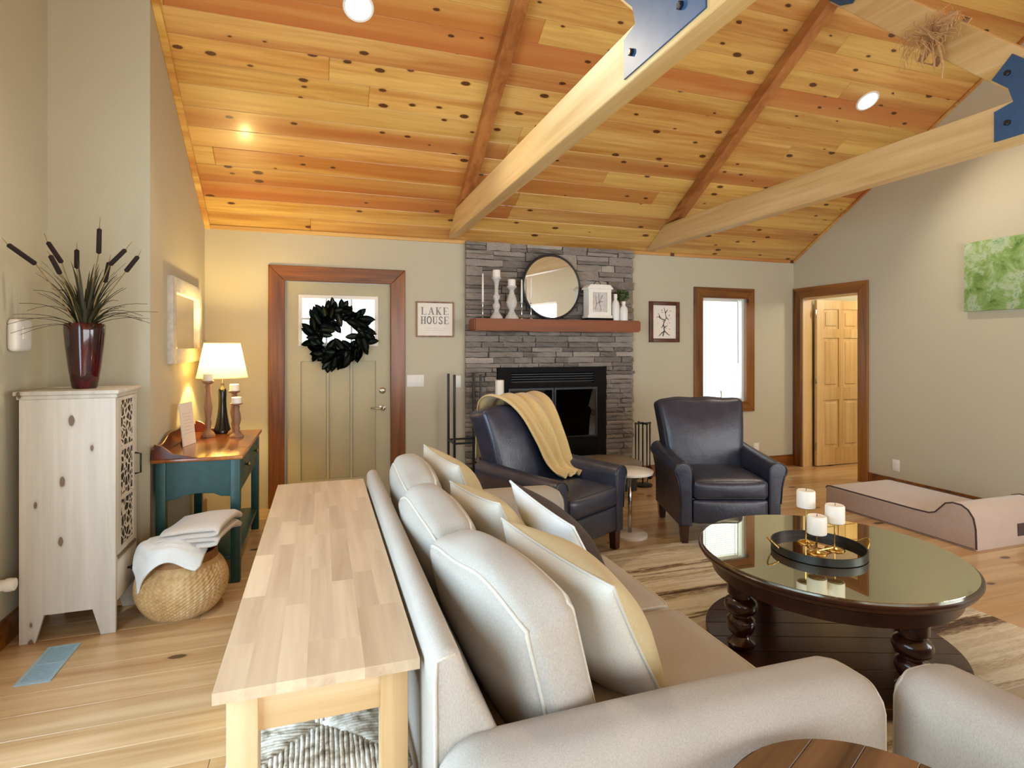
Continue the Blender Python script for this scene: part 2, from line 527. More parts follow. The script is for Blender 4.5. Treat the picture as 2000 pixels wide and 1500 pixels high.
# carved door panels: pale relief over a dark ground
t = NT('carved_panel')
v = t.coords((1, 1, 1), rand=False)
vo = t.add('ShaderNodeTexVoronoi', feature='DISTANCE_TO_EDGE'); vo.inputs['Scale'].default_value = 24; t.link(v, vo.inputs['Vector'])
wv = t.noise(v, 26, 2, 0.5, 2.5)
f = t.math('ADD', vo.outputs['Distance'], t.math('MULTIPLY', wv, 0.25))
t.set(Base_Color=t.ramp(f, [(0.20, lin('#d8cfc1')), (0.26, lin('#2a2723'))]), Roughness=0.6); t.bump(f, 0.5, 0.02)

# abstract green canvas
t = NT('green_canvas')
v = t.coords((1, 1, 1), rand=False)
n1 = t.noise(v, 5.5, 7, 0.68, 0.5); n2 = t.noise(v, 9, 5, 0.65, 0.6)
col = t.ramp(n1, [(0.34, lin('#476f25')), (0.42, lin('#76944a')), (0.50, lin('#8ba868')), (0.57, lin('#b0bf9c')), (0.66, lin('#5f9467'))])
col = t.mix(t.ramp(n2, [(0.58, (0, 0, 0, 1)), (0.72, (0.7, 0.7, 0.7, 1))]), col, lin('#d5d9c8'))
t.set(Base_Color=col, Roughness=0.7); t.bump(n2, 0.3, 0.006)

# dried rush weave
t = NT('rush')
v = t.coords((1, 1, 1), rand=False)
n1 = t.noise(v, 34, 3, 0.6)
t.set(Base_Color=t.ramp(n1, [(0.32, lin('#8a7d69')), (0.45, lin('#c6bba6')), (0.6, lin('#ece7da'))]), Roughness=0.8); t.bump(n1, 0.4, 0.004)

# woven basket
t = NT('basket_weave')
v = t.coords((1, 1, 1), rand=False)
n1 = t.noise(v, 40, 3, 0.6); n2 = t.noise(v, 4, 2)
f = t.math('ADD', t.math('MULTIPLY', n1, 0.35), t.math('MULTIPLY', n2, 0.65))
t.set(Base_Color=t.ramp(f, [(0.30, lin('#a07a48')), (0.5, lin('#d0ab74')), (0.65, lin('#e6cb9c'))]), Roughness=0.7)

# red glazed vase
t = NT('oxblood_glaze')
v = t.coords((1, 1, 0.35), rand=False)
n1 = t.noise(v, 14, 4, 0.6, 0.8)
t.set(Base_Color=t.ramp(n1, [(0.35, lin('#120204')), (0.55, lin('#38060c')), (0.72, lin('#640e18'))]), Roughness=0.12)
t.b.inputs['Coat Weight'].default_value = 0.6

# dark glossy leaf
t = NT('magnolia_leaf')
v = t.coords((1, 1, 1))
n1 = t.noise(v, 20, 3)
t.set(Base_Color=t.ramp(n1, [(0.35, lin('#0c1612')), (0.65, lin('#1c3026'))]), Roughness=0.45)

# ------------------------------------------------------------------ setting
XL, XB, YJ, XR, YF, YK = -0.957, -1.456, 3.845, 5.486, 5.5, -3.0
ZE, SL = 2.494, 0.62
YR = (YF + YK) / 2
def zc(y): return ZE + (YF - y) * SL if y >= YR else ZE + (y - YK) * SL
TH = 0.14


def wall_grid(bm, axis, p0, p1, a0, a1, z0, z1, holes):
    """slab between p0 and p1 on `axis`, spanning a0..a1 and z0..z1, with rectangular holes (a,b,z,z)"""
    As = sorted({a0, a1, *[h[0] for h in holes], *[h[1] for h in holes]})
    Zs = sorted({z0, z1, *[h[2] for h in holes], *[h[3] for h in holes]})
    for i in range(len(As) - 1):
        for j in range(len(Zs) - 1):
            ca, cz = (As[i] + As[i + 1]) / 2, (Zs[j] + Zs[j + 1]) / 2
            if any(h[0] < ca < h[1] and h[2] < cz < h[3] for h in holes): continue
            if axis == 1: box(bm, As[i], As[i + 1], p0, p1, Zs[j], Zs[j + 1])
            else: box(bm, p0, p1, As[i], As[i + 1], Zs[j], Zs[j + 1])
    return bm


# far wall with the entrance door and the narrow window
DOOR = (-0.335, 0.645, 0.0, 2.055)
WIN = (4.14, 4.775, 0.79, 2.03)
struct('wall_far', wall_grid(nbm(), 1, YF, YF + TH, XL, XR, 0, ZE + 0.02, [DOOR, WIN]), 'wall_paint', 'greige wall behind the fireplace and the entrance door', 'wall')
# left wall: stub beside the entrance door, jog, then the wall by the tall cabinet
bm = nbm()
prism(bm, [(YJ, 0), (YF + TH, 0), (YF + TH, ZE), (YF, ZE), (YJ, zc(YJ) + .02)], 0, XL - TH, XL)
struct('wall_left', bm, 'wall_paint', 'short side wall carrying the framed mirror above the green table', 'wall')
bm = nbm(); box(bm, XB, XL - TH, YJ, YJ + TH, 0, zc(YJ) + .02)
struct('wall_jog', bm, 'wall_paint', 'narrow return wall behind the tall cabinet', 'wall')
LWIN = (-1.0, 2.3, 0.3, 2.3)
bm = wall_grid(nbm(), 0, XB - TH, XB, YK, YJ + TH, 0, ZE, [LWIN])
prism(bm, [(YK, ZE), (YJ + TH, ZE), (YJ + TH, zc(YJ)), (YR, zc(YR) + .02)], 0, XB - TH, XB)
struct('wall_left_near', bm, 'wall_paint', 'left wall beside the tall whitewashed cabinet', 'wall')
# right gable wall with doorway
DW = (4.61, 5.37, 0.0, 2.03)
RWIN = (-2.2, 0.4, 0.65, 2.35)
bm = wall_grid(nbm(), 0, XR, XR + TH, YK, YF + TH, 0, ZE, [DW, RWIN])
prism(bm, [(YK, ZE), (YF, ZE), (YR, zc(YR) + .02)], 0, XR, XR + TH)
struct('wall_right', bm, 'wall_paint', 'right gable wall carrying the green canvas', 'wall')
BWIN = (0.0, 5.0, 0.35, 2.35)
struct('wall_back', wall_grid(nbm(), 1, YK - TH, YK, XB, XR, 0, ZE, [BWIN]), 'wall_paint', 'rear wall with wide window behind the viewer', 'wall')


def window_unit(name, axis, p, a0, a1, z0, z1, n, label):
    w = bpy.data.objects.new(name, None); C.objects.link(w); w['kind'] = 'structure'; w['label'] = label; w['category'] = 'window'
    def bar(A0, A1, Z0, Z1, nm='window_frame'):
        d = (A0, A1, p - .03, p + .03, Z0, Z1) if axis == 1 else (p - .03, p + .03, A0, A1, Z0, Z1)
        bxo(nm, d, 'white_plastic', w, 0.004)
    bar(a0, a1, z0, z0 + .05); bar(a0, a1, z1 - .05, z1)
    for i in range(n + 1):
        x = a0 + .025 + (a1 - a0 - .05) * i / n
        bar(x - .025, x + .025, z0 + .05, z1 - .05, 'window_frame' if i in (0, n) else 'mullion')
    for i in range(n):
        xa = a0 + .025 + (a1 - a0 - .05) * i / n + .025; xb = a0 + .025 + (a1 - a0 - .05) * (i + 1) / n - .025
        d = (xa, xb, p - .003, p + .003, z0 + .05, z1 - .05) if axis == 1 else (p - .003, p + .003, xa, xb, z0 + .05, z1 - .05)
        bxo('pane', d, 'window_glass', w)


window_unit('window_2', 1, YK - .07, *BWIN, 4, 'wide white window in the rear wall')
window_unit('window_3', 0, XB - .07, *LWIN, 3, 'wide white window in the near left wall')
window_unit('window_4', 0, XR + .07, *RWIN, 2, 'white window in the near right wall')

# ---- floor: planks along x
fl = struct('floor', box(nbm(), XB - .2, XR + 3.2, YK - .2, YF + .2, -0.06, -0.022), 'matte_black', 'knotty honey pine plank floor', 'floor')
FW = 0.165
y = YF + 0.02
row = 0
while y > YK:
    x = XB - 0.1 - rnd.uniform(0, 1.6)
    end = XR + 0.12 if y < 4.3 else XR + 2.6
    while x < end:
        L = rnd.uniform(1.6, 3.4)
        x0, x1 = max(x, XB - .1), min(x + L, end)
        if x1 - x0 > .05:
            bm = box(nbm(), -(x1 - x0) / 2 + .0006, (x1 - x0) / 2 - .0006, -FW / 2 + .0008, FW / 2 - .0008, -0.02, 0, 0.0015, 1)
            obj('floor_plank', bm, 'floor_pine', fl, ((x0 + x1) / 2, y - FW / 2, 0))
        x += L
    y -= FW; row += 1

# ---- ceiling: tongue-and-groove boards up the slope
bm = nbm()
prism(bm, [(YF + TH, ZE - TH * SL + .03), (YR, zc(YR) + .03), (YR, zc(YR) + .13), (YF + TH, ZE + .13 - TH * SL)], 0, XB - TH, XR + TH)
prism(bm, [(YK - TH, ZE - TH * SL + .03), (YR, zc(YR) + .03), (YR, zc(YR) + .13), (YK - TH, ZE + .13 - TH * SL)], 0, XB - TH, XR + TH)
ce = struct('ceiling', bm, 'ceiling_pine', 'vaulted ceiling of knotty pine boards', 'ceiling')
ANG = math.atan(SL)
BW = 0.172
dy = BW * math.cos(ANG)
y = YF; k = 0
while y > YR + 0.05:
    xl = XL if y > YJ else XB
    x = xl - rnd.uniform(0, 3.4)
    while x < XR:
        L = rnd.uniform(2.6, 4.9)
        x0, x1 = max(x, xl), min(x + L, XR)
        if x1 - x0 > .02:
            bm = box(nbm(), -(x1 - x0) / 2 + .0006, (x1 - x0) / 2 - .0006, -BW / 2 + .0004, BW / 2 - .0004, 0, 0.03, 0.0035, 1)
            obj('ceiling_board', bm, 'ceiling_pine', ce, ((x0 + x1) / 2, y - dy / 2, zc(y - dy / 2)), (-ANG, 0, 0))
        x += L
    y -= dy; k += 1

# rake and eave trim
def rake(name, xa, xb, y0, y1, label):
    bm = nbm()
    prism(bm, [(y0, zc(y0) - .004), (y1, zc(y1) - .004), (y1, zc(y1) - .032), (y0, zc(y0) - .032)], 0, xa, xb, .003, 1)
    return struct(name, bm, 'ceiling_pine', label, 'trim')
rake('trim_1', XL, XL + .045, YF, YJ, 'pale pine rake trim along the left wall')
rake('trim_2', XR - .02, XR, YF, YR, 'pine rake trim along the right gable wall')
bm = nbm(); box(bm, XL + .045, XR, YF - .02, YF, ZE - .03, ZE + .005, .003, 1)
struct('trim_3', bm, 'ceiling_pine', 'pine strip where the ceiling meets the far wall', 'trim')
for nm, d in (('baseboard_left', (XB, XB + .018, YK, YJ, 0, .13)), ('baseboard_jog', (XB, XL, YJ - .018, YJ, 0, .13)), ('baseboard_side', (XL, XL + .018, YJ, YF, 0, .13)),
              ('baseboard_right', (XR - .018, XR, YK, 4.485, 0, .12)), ('baseboard_far', (.76, 1.33, YF - .018, YF, 0, .13)), ('baseboard_window', (3.26, XR, YF - .018, YF, 0, .13))):
    struct(nm, box(nbm(), *d, .003, 1), 'stained_trim_h', 'stained wood ' + nm.replace('_', ' '), 'baseboard')

# ---- the room beyond the doorway
struct('wall_hall_far', box(nbm(), XR + TH, XR + 2.8, YF + .02, YF + .14, 0, 2.5), 'wall_paint', 'far wall of the room beyond the doorway', 'wall')
struct('wall_hall_end', box(nbm(), XR + 2.66, XR + 2.8, 2.9, YF + .02, 0, 2.5), 'wall_paint', 'end wall of the room beyond the doorway', 'wall')
struct('wall_hall_near', box(nbm(), XR + TH, XR + 2.8, 2.8, 2.9, 0, 2.5), 'wall_paint', 'near wall of the room beyond the doorway', 'wall')
struct('ceiling_hall', box(nbm(), XR + TH, XR + 2.8, 2.8, YF + .14, 2.5, 2.56), 'warm_white', 'white ceiling of the room beyond the doorway', 'ceiling')
d = bpy.data.lights.new('hall_lamp', 'POINT'); d.energy = 42; d.color = (1, 0.90, 0.72); d.shadow_soft_size = 0.15
o = bpy.data.objects.new('hall_lamp', d); C.objects.link(o); o.location = (6.6, 4.2, 2.2)

# ---- entrance door with casing
def casing(name, axis, p, a0, a1, zt, w, mat, math_, th=.022, zb=0.0, bottom=False, label=''):
    """flat casing around an opening a0..a1 up to zt; sits on plane p towards the room"""
    c = bpy.data.objects.new(name, None); C.objects.link(c); c['kind'] = 'structure'; c['label'] = label; c['category'] = 'trim'
    def pr(poly, nm, m):
        bm = nbm()
        if axis == 1: prism(bm, poly, 1, p - th, p, .004, 1)
        else: prism(bm, poly, 0, p - th, p, .004, 1)
        obj(nm, bm, m, c)
    z0 = zb - w if bottom else zb
    pr([(a0 - w, z0), (a0, zb), (a0, zt), (a0 - w, zt + w)], 'side_casing', mat)
    pr([(a1 + w, z0), (a1, zb), (a1, zt), (a1 + w, zt + w)], 'side_casing', mat)
    pr([(a0, zt), (a1, zt), (a1 + w, zt + w), (a0 - w, zt + w)], 'head_casing', math_)
    if bottom: pr([(a0, zb), (a1, zb), (a1 + w, zb - w), (a0 - w, zb - w)], 'sill_casing', math_)
    return c


casing('trim_4', 1, YF, -0.315, 0.625, 2.04, 0.135, 'stained_trim', 'stained_trim_h', label='reddish stained wood casing around the entrance door')
bm = nbm(); box(bm, -.335, -.315, YF - .005, YF + TH, 0, 2.04); box(bm, .625, .645, YF - .005, YF + TH, 0, 2.04); box(bm, -.335, .645, YF - .005, YF + TH, 2.04, 2.055)
struct('trim_5', bm, 'stained_trim', 'stained wood jamb of the entrance door', 'trim')
dr = bpy.data.objects.new('door_1', None); C.objects.link(dr); dr.location = (.155, YF + .045, 0)
dr['kind'] = 'structure'; dr['label'] = 'sage beige entrance door with glazed top and long panels'; dr['category'] = 'door'
gx0, gx1, gz0, gz1 = -.335, .335, 1.47, 1.90
bm = wall_grid(nbm(), 1, -.022, .022, -.468, .468, .012, 2.036, [(gx0, gx1, gz0, gz1), (-.335, -.11, .22, 1.31), (-.09, .10, .22, 1.31), (.12, .335, .22, 1.31)])
obj('door_slab', bm, 'door_paint', dr)
for a, b in ((-.335, -.11), (-.09, .10), (.12, .335)):
    bxo('door_panel', (a, b, -.010, .010, .22, 1.31), 'door_paint', dr, .004)
bm = nbm()
for (a, b, c, e) in ((gx0 - .02, gx1 + .02, gz0 - .02, gz0 + .012), (gx0 - .02, gx1 + .02, gz1 - .012, gz1 + .02), (gx0 - .02, gx0 + .012, gz0 + .012, gz1 - .012), (gx1 - .012, gx1 + .02, gz0 + .012, gz1 - .012)):
    box(bm, a, b, -.034, -.02, c, e, .003, 1)
obj('glazing_frame', bm, 'warm_white', dr)
bm = nbm()
for i in (1, 2):
    x = gx0 + (gx1 - gx0) * i / 3; box(bm, x - .008, x + .008, -.026, .004, gz0, gz1)
zm = 1.70; box(bm, gx0, gx1, -.025, .003, zm - .008, zm + .008)
obj('muntin', bm, 'warm_white', dr)
for i in range(3):
    for (za, zb) in ((gz0, zm), (zm, gz1)):
        bxo('pane', (gx0 + (gx1 - gx0) * i / 3 + .008, gx0 + (gx1 - gx0) * (i + 1) / 3 - .008, -.002, .002, za, zb), 'window_glass', dr)
h = obj('door_handle', lathe(nbm(), [(.030, 0), (.030, .006), (.012, .012), (.011, .045)], 20), 'satin_nickel', dr, (.395, -.022, .862), (R(90), 0, 0), True, 40)
obj('lever', tube(nbm(), [(0, 0, .04), (-.03, 0, .045), (-.11, .004, .045)], [.010, .009, .007], 10), 'satin_nickel', h, smooth=True)
db = obj('deadbolt', lathe(nbm(), [(.030, 0), (.030, .008), (.024, .014), (.008, .016)], 20), 'satin_nickel', dr, (.395, -.022, 1.027), (R(90), 0, 0), True, 40)
bm = nbm(); box(bm, -.012, .012, -.004, .004, .014, .028, .002, 1); obj('thumb_turn', bm, 'satin_nickel', db)

# ---- narrow window with blind
casing('trim_6', 1, YF, 4.155, 4.76, 2.01, 0.12, 'knotty_trim', 'knotty_trim_h', zb=.80, bottom=True, label='knotty brown casing around the narrow window')
w = bpy.data.objects.new('window_1', None); C.objects.link(w); w['kind'] = 'structure'; w['label'] = 'narrow white casement window with blind beside the armchair'; w['category'] = 'window'
for d in ((4.14, 4.175, YF + .03, YF + .12, .79, 2.03), (4.735, 4.775, YF + .03, YF + .12, .79, 2.03), (4.175, 4.735, YF + .03, YF + .12, .79, .83), (4.175, 4.735, YF + .03, YF + .12, 1.99, 2.03)):
    bxo('window_frame', d, 'white_plastic', w, .003)
bxo('pane', (4.175, 4.735, YF + .07, YF + .076, .83, 1.99), 'window_glass', w)
bm = nbm()
for i in range(46):
    z = .86 + i * .0243
    prism(bm, [(YF + .028, z), (YF + .046, z + .0015), (YF + .046, z + .0025), (YF + .028, z + .001)], 0, 4.19, 4.66)
o = obj('blind_slats', bm, 'white_plastic', w); o['kind'] = 'stuff'
bxo('blind_rail', (4.185, 4.665, YF + .02, YF + .05, 1.975, 2.0), 'white_plastic', w, .003)
for x in (4.215, 4.63): obj('blind_cord', tube(nbm(), [(x, YF + .024, 1.98), (x, YF + .024, .86)], .0022, 6), 'print_grey', w)
obj('blind_wand', tube(nbm(), [(4.665, YF + .015, 1.98), (4.665, YF + .012, 1.25)], .004, 6), 'print_grey', w)
bm = tube(nbm(), [(4.40, YF + .03, .835), (4.43, YF + .012, .86), (4.42, YF + .01, .93)], .006, 8); obj('crank_handle', bm, 'brass_dark', w, smooth=True)

# ---- doorway casing and open panel door
casing('trim_7', 0, XR, 4.61, 5.37, 2.03, 0.12, 'knotty_trim', 'knotty_trim_y', label='knotty brown casing around the open doorway')
bm = nbm(); box(bm, XR, XR + TH, 5.355, 5.37, 0, 2.03); box(bm, XR, XR + TH, 4.61, 4.625, 0, 2.03); box(bm, XR, XR + TH, 4.61, 5.37, 2.015, 2.03)
struct('trim_8', bm, 'pine_door', 'pale pine jamb inside the doorway', 'trim')
dd = bpy.data.objects.new('door_2', None); C.objects.link(dd); dd.location = (XR + .165, 5.345, 0)
dd['kind'] = 'structure'; dd['label'] = 'six panel honey pine door standing open beyond the doorway'; dd['category'] = 'door'
cols = ((.10, .345), (.415, .66)); rows = ((.22, .80), (.95, 1.55), (1.66, 1.90))
holes = [(a, b, c, e) for a, b in cols for c, e in rows]
obj('door_slab', wall_grid(nbm(), 1, -.035, 0, 0, .76, .01, 2.01, holes), 'pine_door', dd)
for a, b, c, e in holes:
    bm = nbm(); box(bm, a, b, -.024, -.010, c, e)
    box(bm, a + .035, b - .035, -.033, -.012, c + .035, e - .035, .008, 1)
    obj('door_panel', bm, 'pine_door', dd)
for z in (.2, 1.0, 1.8): bxo('hinge', (-.02, .004, -.034, -.028, z, z + .09), 'satin_nickel', dd, .002)
kb = obj('door_knob', lathe(nbm(), [(.03, 0), (.03, .006), (.012, .012), (.012, .03), (.026, .04), (.028, .055), (.016, .066)], 18), 'satin_nickel', dd, (.70, -.035, .95), (R(90), 0, 0), True, 40)

# ---- wall plates
def plate(name, label, cat, axis, p, a, z, w, h, kind):
    t_ = thing(name, label, cat, (a, p, z) if axis == 1 else (p, a, z), 0 if axis == 1 else (R(90) if p < 0 else R(-90)))
    bxo('cover_plate', (-w / 2, w / 2, -.006, 0, -h / 2, h / 2), 'white_plastic', t_, .002)
    n = max(1, round(w / .055)) if kind == 'switch' else 1
    for i in range(n):
        x = (i - (n - 1) / 2) * .046
        if kind == 'switch': bxo('rocker', (x - .016, x + .016, -.009, -.005, -.033, .033), 'white_plastic', t_, .002)
        else:
            for dz in (-.02, .02): bxo('socket', (-.015, .015, -.008, -.005, dz - .013, dz + .013), 'warm_white', t_, .003)
    return t_
plate('light_switch', 'wide white switch plate beside the entrance door handle', 'switch', 1, YF, .86, 1.115, .165, .115, 'switch')
plate('light_switch', 'single white switch plate left of the stone fireplace', 'switch', 1, YF, 1.275, 1.10, .07, .115, 'switch')
plate('wall_outlet', 'white outlet low on the wall beneath the narrow window', 'outlet', 1, YF, 4.92, .24, .075, .115, 'outlet')
plate('wall_outlet', 'white outlet low on the right wall above the pet bed', 'outlet', 0, XR, 4.19, .25, .075, .115, 'outlet')
plate('wall_outlet', 'white outlet low on the left wall holding the air freshener', 'outlet', 0, XB, 3.29, .30, .075, .115, 'outlet')

# ------------------------------------------------------------------ roof trusses
def truss(x0, where):
    w = .095; x1 = x0 + w
    t_ = thing('roof_truss', 'pine roof truss with blue steel plate ' + where, 'truss', (x0, YR, 0), 0, 'exposed roof trusses')
    def P(poly, nm, m, a=0.0, b=w, bev=.004):
        return obj(nm, prism(nbm(), [(y - YR, z) for y, z in poly], 0, a, b, bev, 1), m, t_)
    P([(YK + .019, 2.505), (YF - .019, 2.505), (5.13, 2.722), (2 * YR - 5.13, 2.722)], 'tie_beam', 'beam_pine')
    dp = .115
    P([(5.13, 2.722), (YR, zc(YR)), (YR, zc(YR) - dp), (4.9, zc(4.9) - dp)], 'rafter', 'rafter_pine')
    m = lambda pl: [(2 * YR - y, z) for y, z in pl]
    P(m([(5.13, 2.722), (YR, zc(YR)), (YR, zc(YR) - dp), (4.9, zc(4.9) - dp)]), 'rafter', 'rafter_pine')
    br = [(1.937, 2.722), (3.092, 3.877), (2.931, 3.976), (1.677, 2.722)]
    pl = [(2.05, 2.53), (2.05, 2.69), (1.962, 2.712), (1.985, 2.79), (2.062, 2.866), (1.966, 2.962), (1.75, 2.75), (1.53, 2.70), (1.53, 2.53)]
    tp = [(3.0, 3.80), (3.10, 3.90), (3.02, 3.97), (2.90, 4.04), (2.70, 4.16), (2.66, 4.08), (2.85, 3.93), (2.80, 3.86), (2.90, 3.76)]
    for fn in (lambda q: q, m):
        P(fn(br), 'brace', 'beam_pine', .002, w - .002)
        for a, b in ((-.007, .0005), (w - .0005, w + .007)):
            for shape, bolts in ((pl, ((1.985, 2.61), (1.66, 2.61), (1.985, 2.87))), (tp, ((2.97, 3.88), (2.76, 4.09)))):
                g = P(fn(shape), 'gusset_plate', 'plate_steel', a, b, .001)
                for (by, bz) in fn(list(bolts)):
                    bm = lathe(nbm(), [(.016, -.006), (.016, .010), (.010, .013)], 6)
                    o = obj('bolt', bm, 'iron_black', g, ((a if a < 0 else b), by - YR, bz), (0, R(-90 if a < 0 else 90), 0))
    return t_
truss(1.175, 'above the left side of the fireplace')
truss(3.40, 'with a raffia bow, towards the right wall')

# raffia bow tied round the brace of the right truss
rb = thing('raffia_bow', 'frayed raffia bow tied round the right truss brace', 'bow', (3.40, 2.343, 3.235))
bm = nbm(); rr = random.Random(3)
for k in range(7):
    s_ = (k - 3) * .007; e = .135; px = [-.014 - rr.uniform(0, .006), .110]
    u_ = Vector((0, .7071, .7071)); n_ = Vector((0, -.7071, .7071))
    loop = [Vector((px[0], 0, 0)) + n_ * e, Vector((px[1], 0, 0)) + n_ * e, Vector((px[1], 0, 0)) - n_ * e, Vector((px[0], 0, 0)) - n_ * e]
    tube(bm, [p + u_ * s_ for p in loop], .0035, 5, closed=True)
obj('binding', bm, 'raffia', rb, smooth=True)
bm = nbm()
bmesh.ops.create_icosphere(bm, subdivisions=2, radius=.03, matrix=Matrix.Translation((-.035, 0, 0)))
obj('knot', bm, 'raffia', rb, smooth=True)
bm = nbm()
for k in range(120):
    a = rr.uniform(0, 2 * PI); L = rr.uniform(.07, .2); out = rr.uniform(.01, .08)
    e = Vector((-.03 - out, math.cos(a) * L, math.sin(a) * L * .75 + .01)); mid = Vector((-.05 - out * 1.2, e.y * .5 + rr.uniform(-.02, .02), e.z * .5 + rr.uniform(0, .035)))
    tube(bm, [(-.035, 0, 0), mid, e, e + Vector((0, rr.uniform(-.02, .02), -rr.uniform(.01, .05)))], .0016, 4)
o = obj('frayed_strands', bm, 'raffia', rb); o['kind'] = 'stuff'
for sy, ln in ((-.04, .27), (-.01, .20), (.035, .16)):
    obj('tail', tube(nbm(), [(-.04, 0, 0), (-.06, sy, -.06), (-.055, sy * 1.6, -ln * .7), (-.05, sy * 1.4, -ln)], [.008, .009, .008, .004], 6), 'raffia', rb, smooth=True)

# recessed lights in the slope
for x, lab in ((.222, 'recessed ceiling light left of both roof trusses'), (4.53, 'recessed ceiling light near the raffia bow')):
    t_ = thing('recessed_light', lab, 'ceiling light', (x, 3.722, zc(3.722)), 0, 'recessed ceiling lights')
    t_.rotation_euler = (-ANG, 0, 0)
    obj('trim_ring', lathe(nbm(), [(.078, 0), (.080, -.008), (.094, -.008), (.097, -.001)], 36, cap=False), 'white_plastic', t_, smooth=True, autos=40)
    obj('lens', lathe(nbm(), [(.080, -.004), (.02, -.005)], 36), 'lamp_lens', t_, smooth=True)
    d = bpy.data.lights.new('recessed_bulb', 'SPOT'); d.energy = 80; d.color = (1, .88, .68); d.spot_size = R(130); d.spot_blend = .6; d.shadow_soft_size = .07
    o = bpy.data.objects.new('recessed_bulb', d); C.objects.link(o); o.parent = t_; o.location = (0, 0, -.03)

# ------------------------------------------------------------------ fireplace
fp = thing('fireplace', 'stacked grey ledge stone fireplace surround up to the ceiling', 'fireplace', (2.285, YF, 0))
FX0, FX1 = 1.345, 3.225
OX0, OX1, OZ0, OZ1 = 1.665, 2.885, 0.0, 1.235
bm = nbm(); wall_grid(bm, 1, -.03, -.002, FX0 + .01 - 2.285, FX1 - .01 - 2.285, 0, 2.49, [(OX0 - 2.285, OX1 - 2.285, -.1, OZ1)])
obj('mortar_backing', bm, 'mortar', fp)
variants = []
for k in range(12):
    bm = nbm(); rg = random.Random(100 + k)
    bmesh.ops.create_cube(bm, size=1)
    bmesh.ops.subdivide_edges(bm, edges=[e for e in bm.edges if abs((e.verts[0].co - e.verts[1].co).x) > .5], cuts=3, use_grid_fill=True)
    bmesh.ops.subdivide_edges(bm, edges=[e for e in bm.edges if abs((e.verts[0].co - e.verts[1].co).z) > .5], cuts=1, use_grid_fill=True)
    for v in bm.verts:
        if v.co.y < 0:
            edge = abs(v.co.z) > .4 or abs(v.co.x) > .4
            v.co.y += rg.uniform(.02, .32) if edge else rg.uniform(-.28, .12)
            v.co.z += rg.uniform(-.07, .07) if abs(v.co.z) > .4 else rg.uniform(-.15, .15); v.co.x += rg.uniform(-.02, .02)
    me = bpy.data.meshes.new('stone'); bm.to_mesh(me); bm.free(); me.materials.append(MATS['ledge_stone']); variants.append(me)
def stone(x0, x1, z0, z1):
    if x1 - x0 < .02: return
    o = bpy.data.objects.new('stone', rnd.choice(variants)); C.objects.link(o); o.parent = fp
    d = rnd.uniform(.034, .075)
    o.location = ((x0 + x1) / 2 - 2.285, -.012 - d / 2, (z0 + z1) / 2); o.scale = (x1 - x0 - .007, d, z1 - z0 - .006)
z = 0.24
rows_ = []
while z < 2.49:
    h = rnd.uniform(.055, .1) if z > 1.65 else rnd.uniform(.042, .066)
    nz = z + h
    if z < OZ1 < nz + .035: nz = OZ1
    if nz > 2.455: nz = 2.49
    rows_.append((z, nz)); z = nz
for z0, z1 in rows_:
    x = FX0
    while x < FX1 - .001:
        L = rnd.uniform(.13, .42); x1 = x + L
        if FX1 - x1 < .09: x1 = FX1
        if z1 <= OZ1 + .001 and x1 > OX0 and x < OX1:
            if x < OX0: stone(x, OX0, z0, z1)
            if x1 > OX1: stone(OX1, x1, z0, z1)
            elif x < OX0 or True: pass
        else:
            # split tall pieces now and then into two thin ledges
            if z1 - z0 > .075 and rnd.random() < .45:
                m_ = z0 + (z1 - z0) * rnd.uniform(.4, .6); stone(x, x1, z0, m_); stone(x, x1, m_, z1)
            else: stone(x, x1, z0, z1)
        x = x1 if not (z1 <= OZ1 + .001 and x < OX1 < x1 and False) else x1
hs = thing('hearth', 'raised hearth with pale stone slab before the firebox', 'hearth', (2.24, 5.168, 0))
bxo('slab', (-.82, .80, -.21, .225, .25, .30), 'stone_slab', hs, .006)
bxo('base', (-.78, .76, -.17, .225, 0, .25), 'mortar', hs, .004)

# firebox insert
fi = thing('fireplace_insert', 'black metal firebox insert with glass doors', 'fireplace', (2.275, YF, .30))
hw = .605
bm = nbm(); wall_grid(bm, 1, -.075, -.045, -hw, hw, 0.0, .933, [(-.50, .50, .20, .72), (-.46, .46, .77, .88)])
obj('front_frame', bm, 'matte_black', fi)
bm = nbm(); box(bm, -.56, .56, -.012, -.004, .03, .90); box(bm, -.56, -.55, -.045, -.012, .03, .9); box(bm, .55, .56, -.045, -.012, .03, .9); box(bm, -.55, .55, -.045, -.012, .03, .04)
obj('fire_chamber', bm, 'soot', fi)
for i in range(4):
    z = .785 + i * .025
    bm = prism(nbm(), [(-.07, z), (-.05, z + .012), (-.05, z + .018), (-.07, z + .006)], 0, -.46, .46); obj('louver', bm, 'iron_black', fi)
for a, b in ((-.495, -.004), (.004, .495)):
    p = bxo('door_frame', (a, b, -.085, -.07, .20, .215), 'iron_black', fi); 
    bm = nbm(); box(bm, a, a + .018, -.085, -.07, .215, .70); box(bm, b - .018, b, -.085, -.07, .215, .70); box(bm, a, b, -.085, -.07, .70, .72)
    f_ = obj('glass_door', bm, 'iron_black', fi)
    bxo('pane', (a + .018, b - .018, -.08, -.076, .215, .70), 'smoke_glass', f_)
bxo('ash_panel', (-.50, .50, -.082, -.072, .03, .17), 'matte_black', fi, .004)
bxo('handle', (-.05, .05, -.10, -.082, .14, .15), 'chrome', fi, .003)

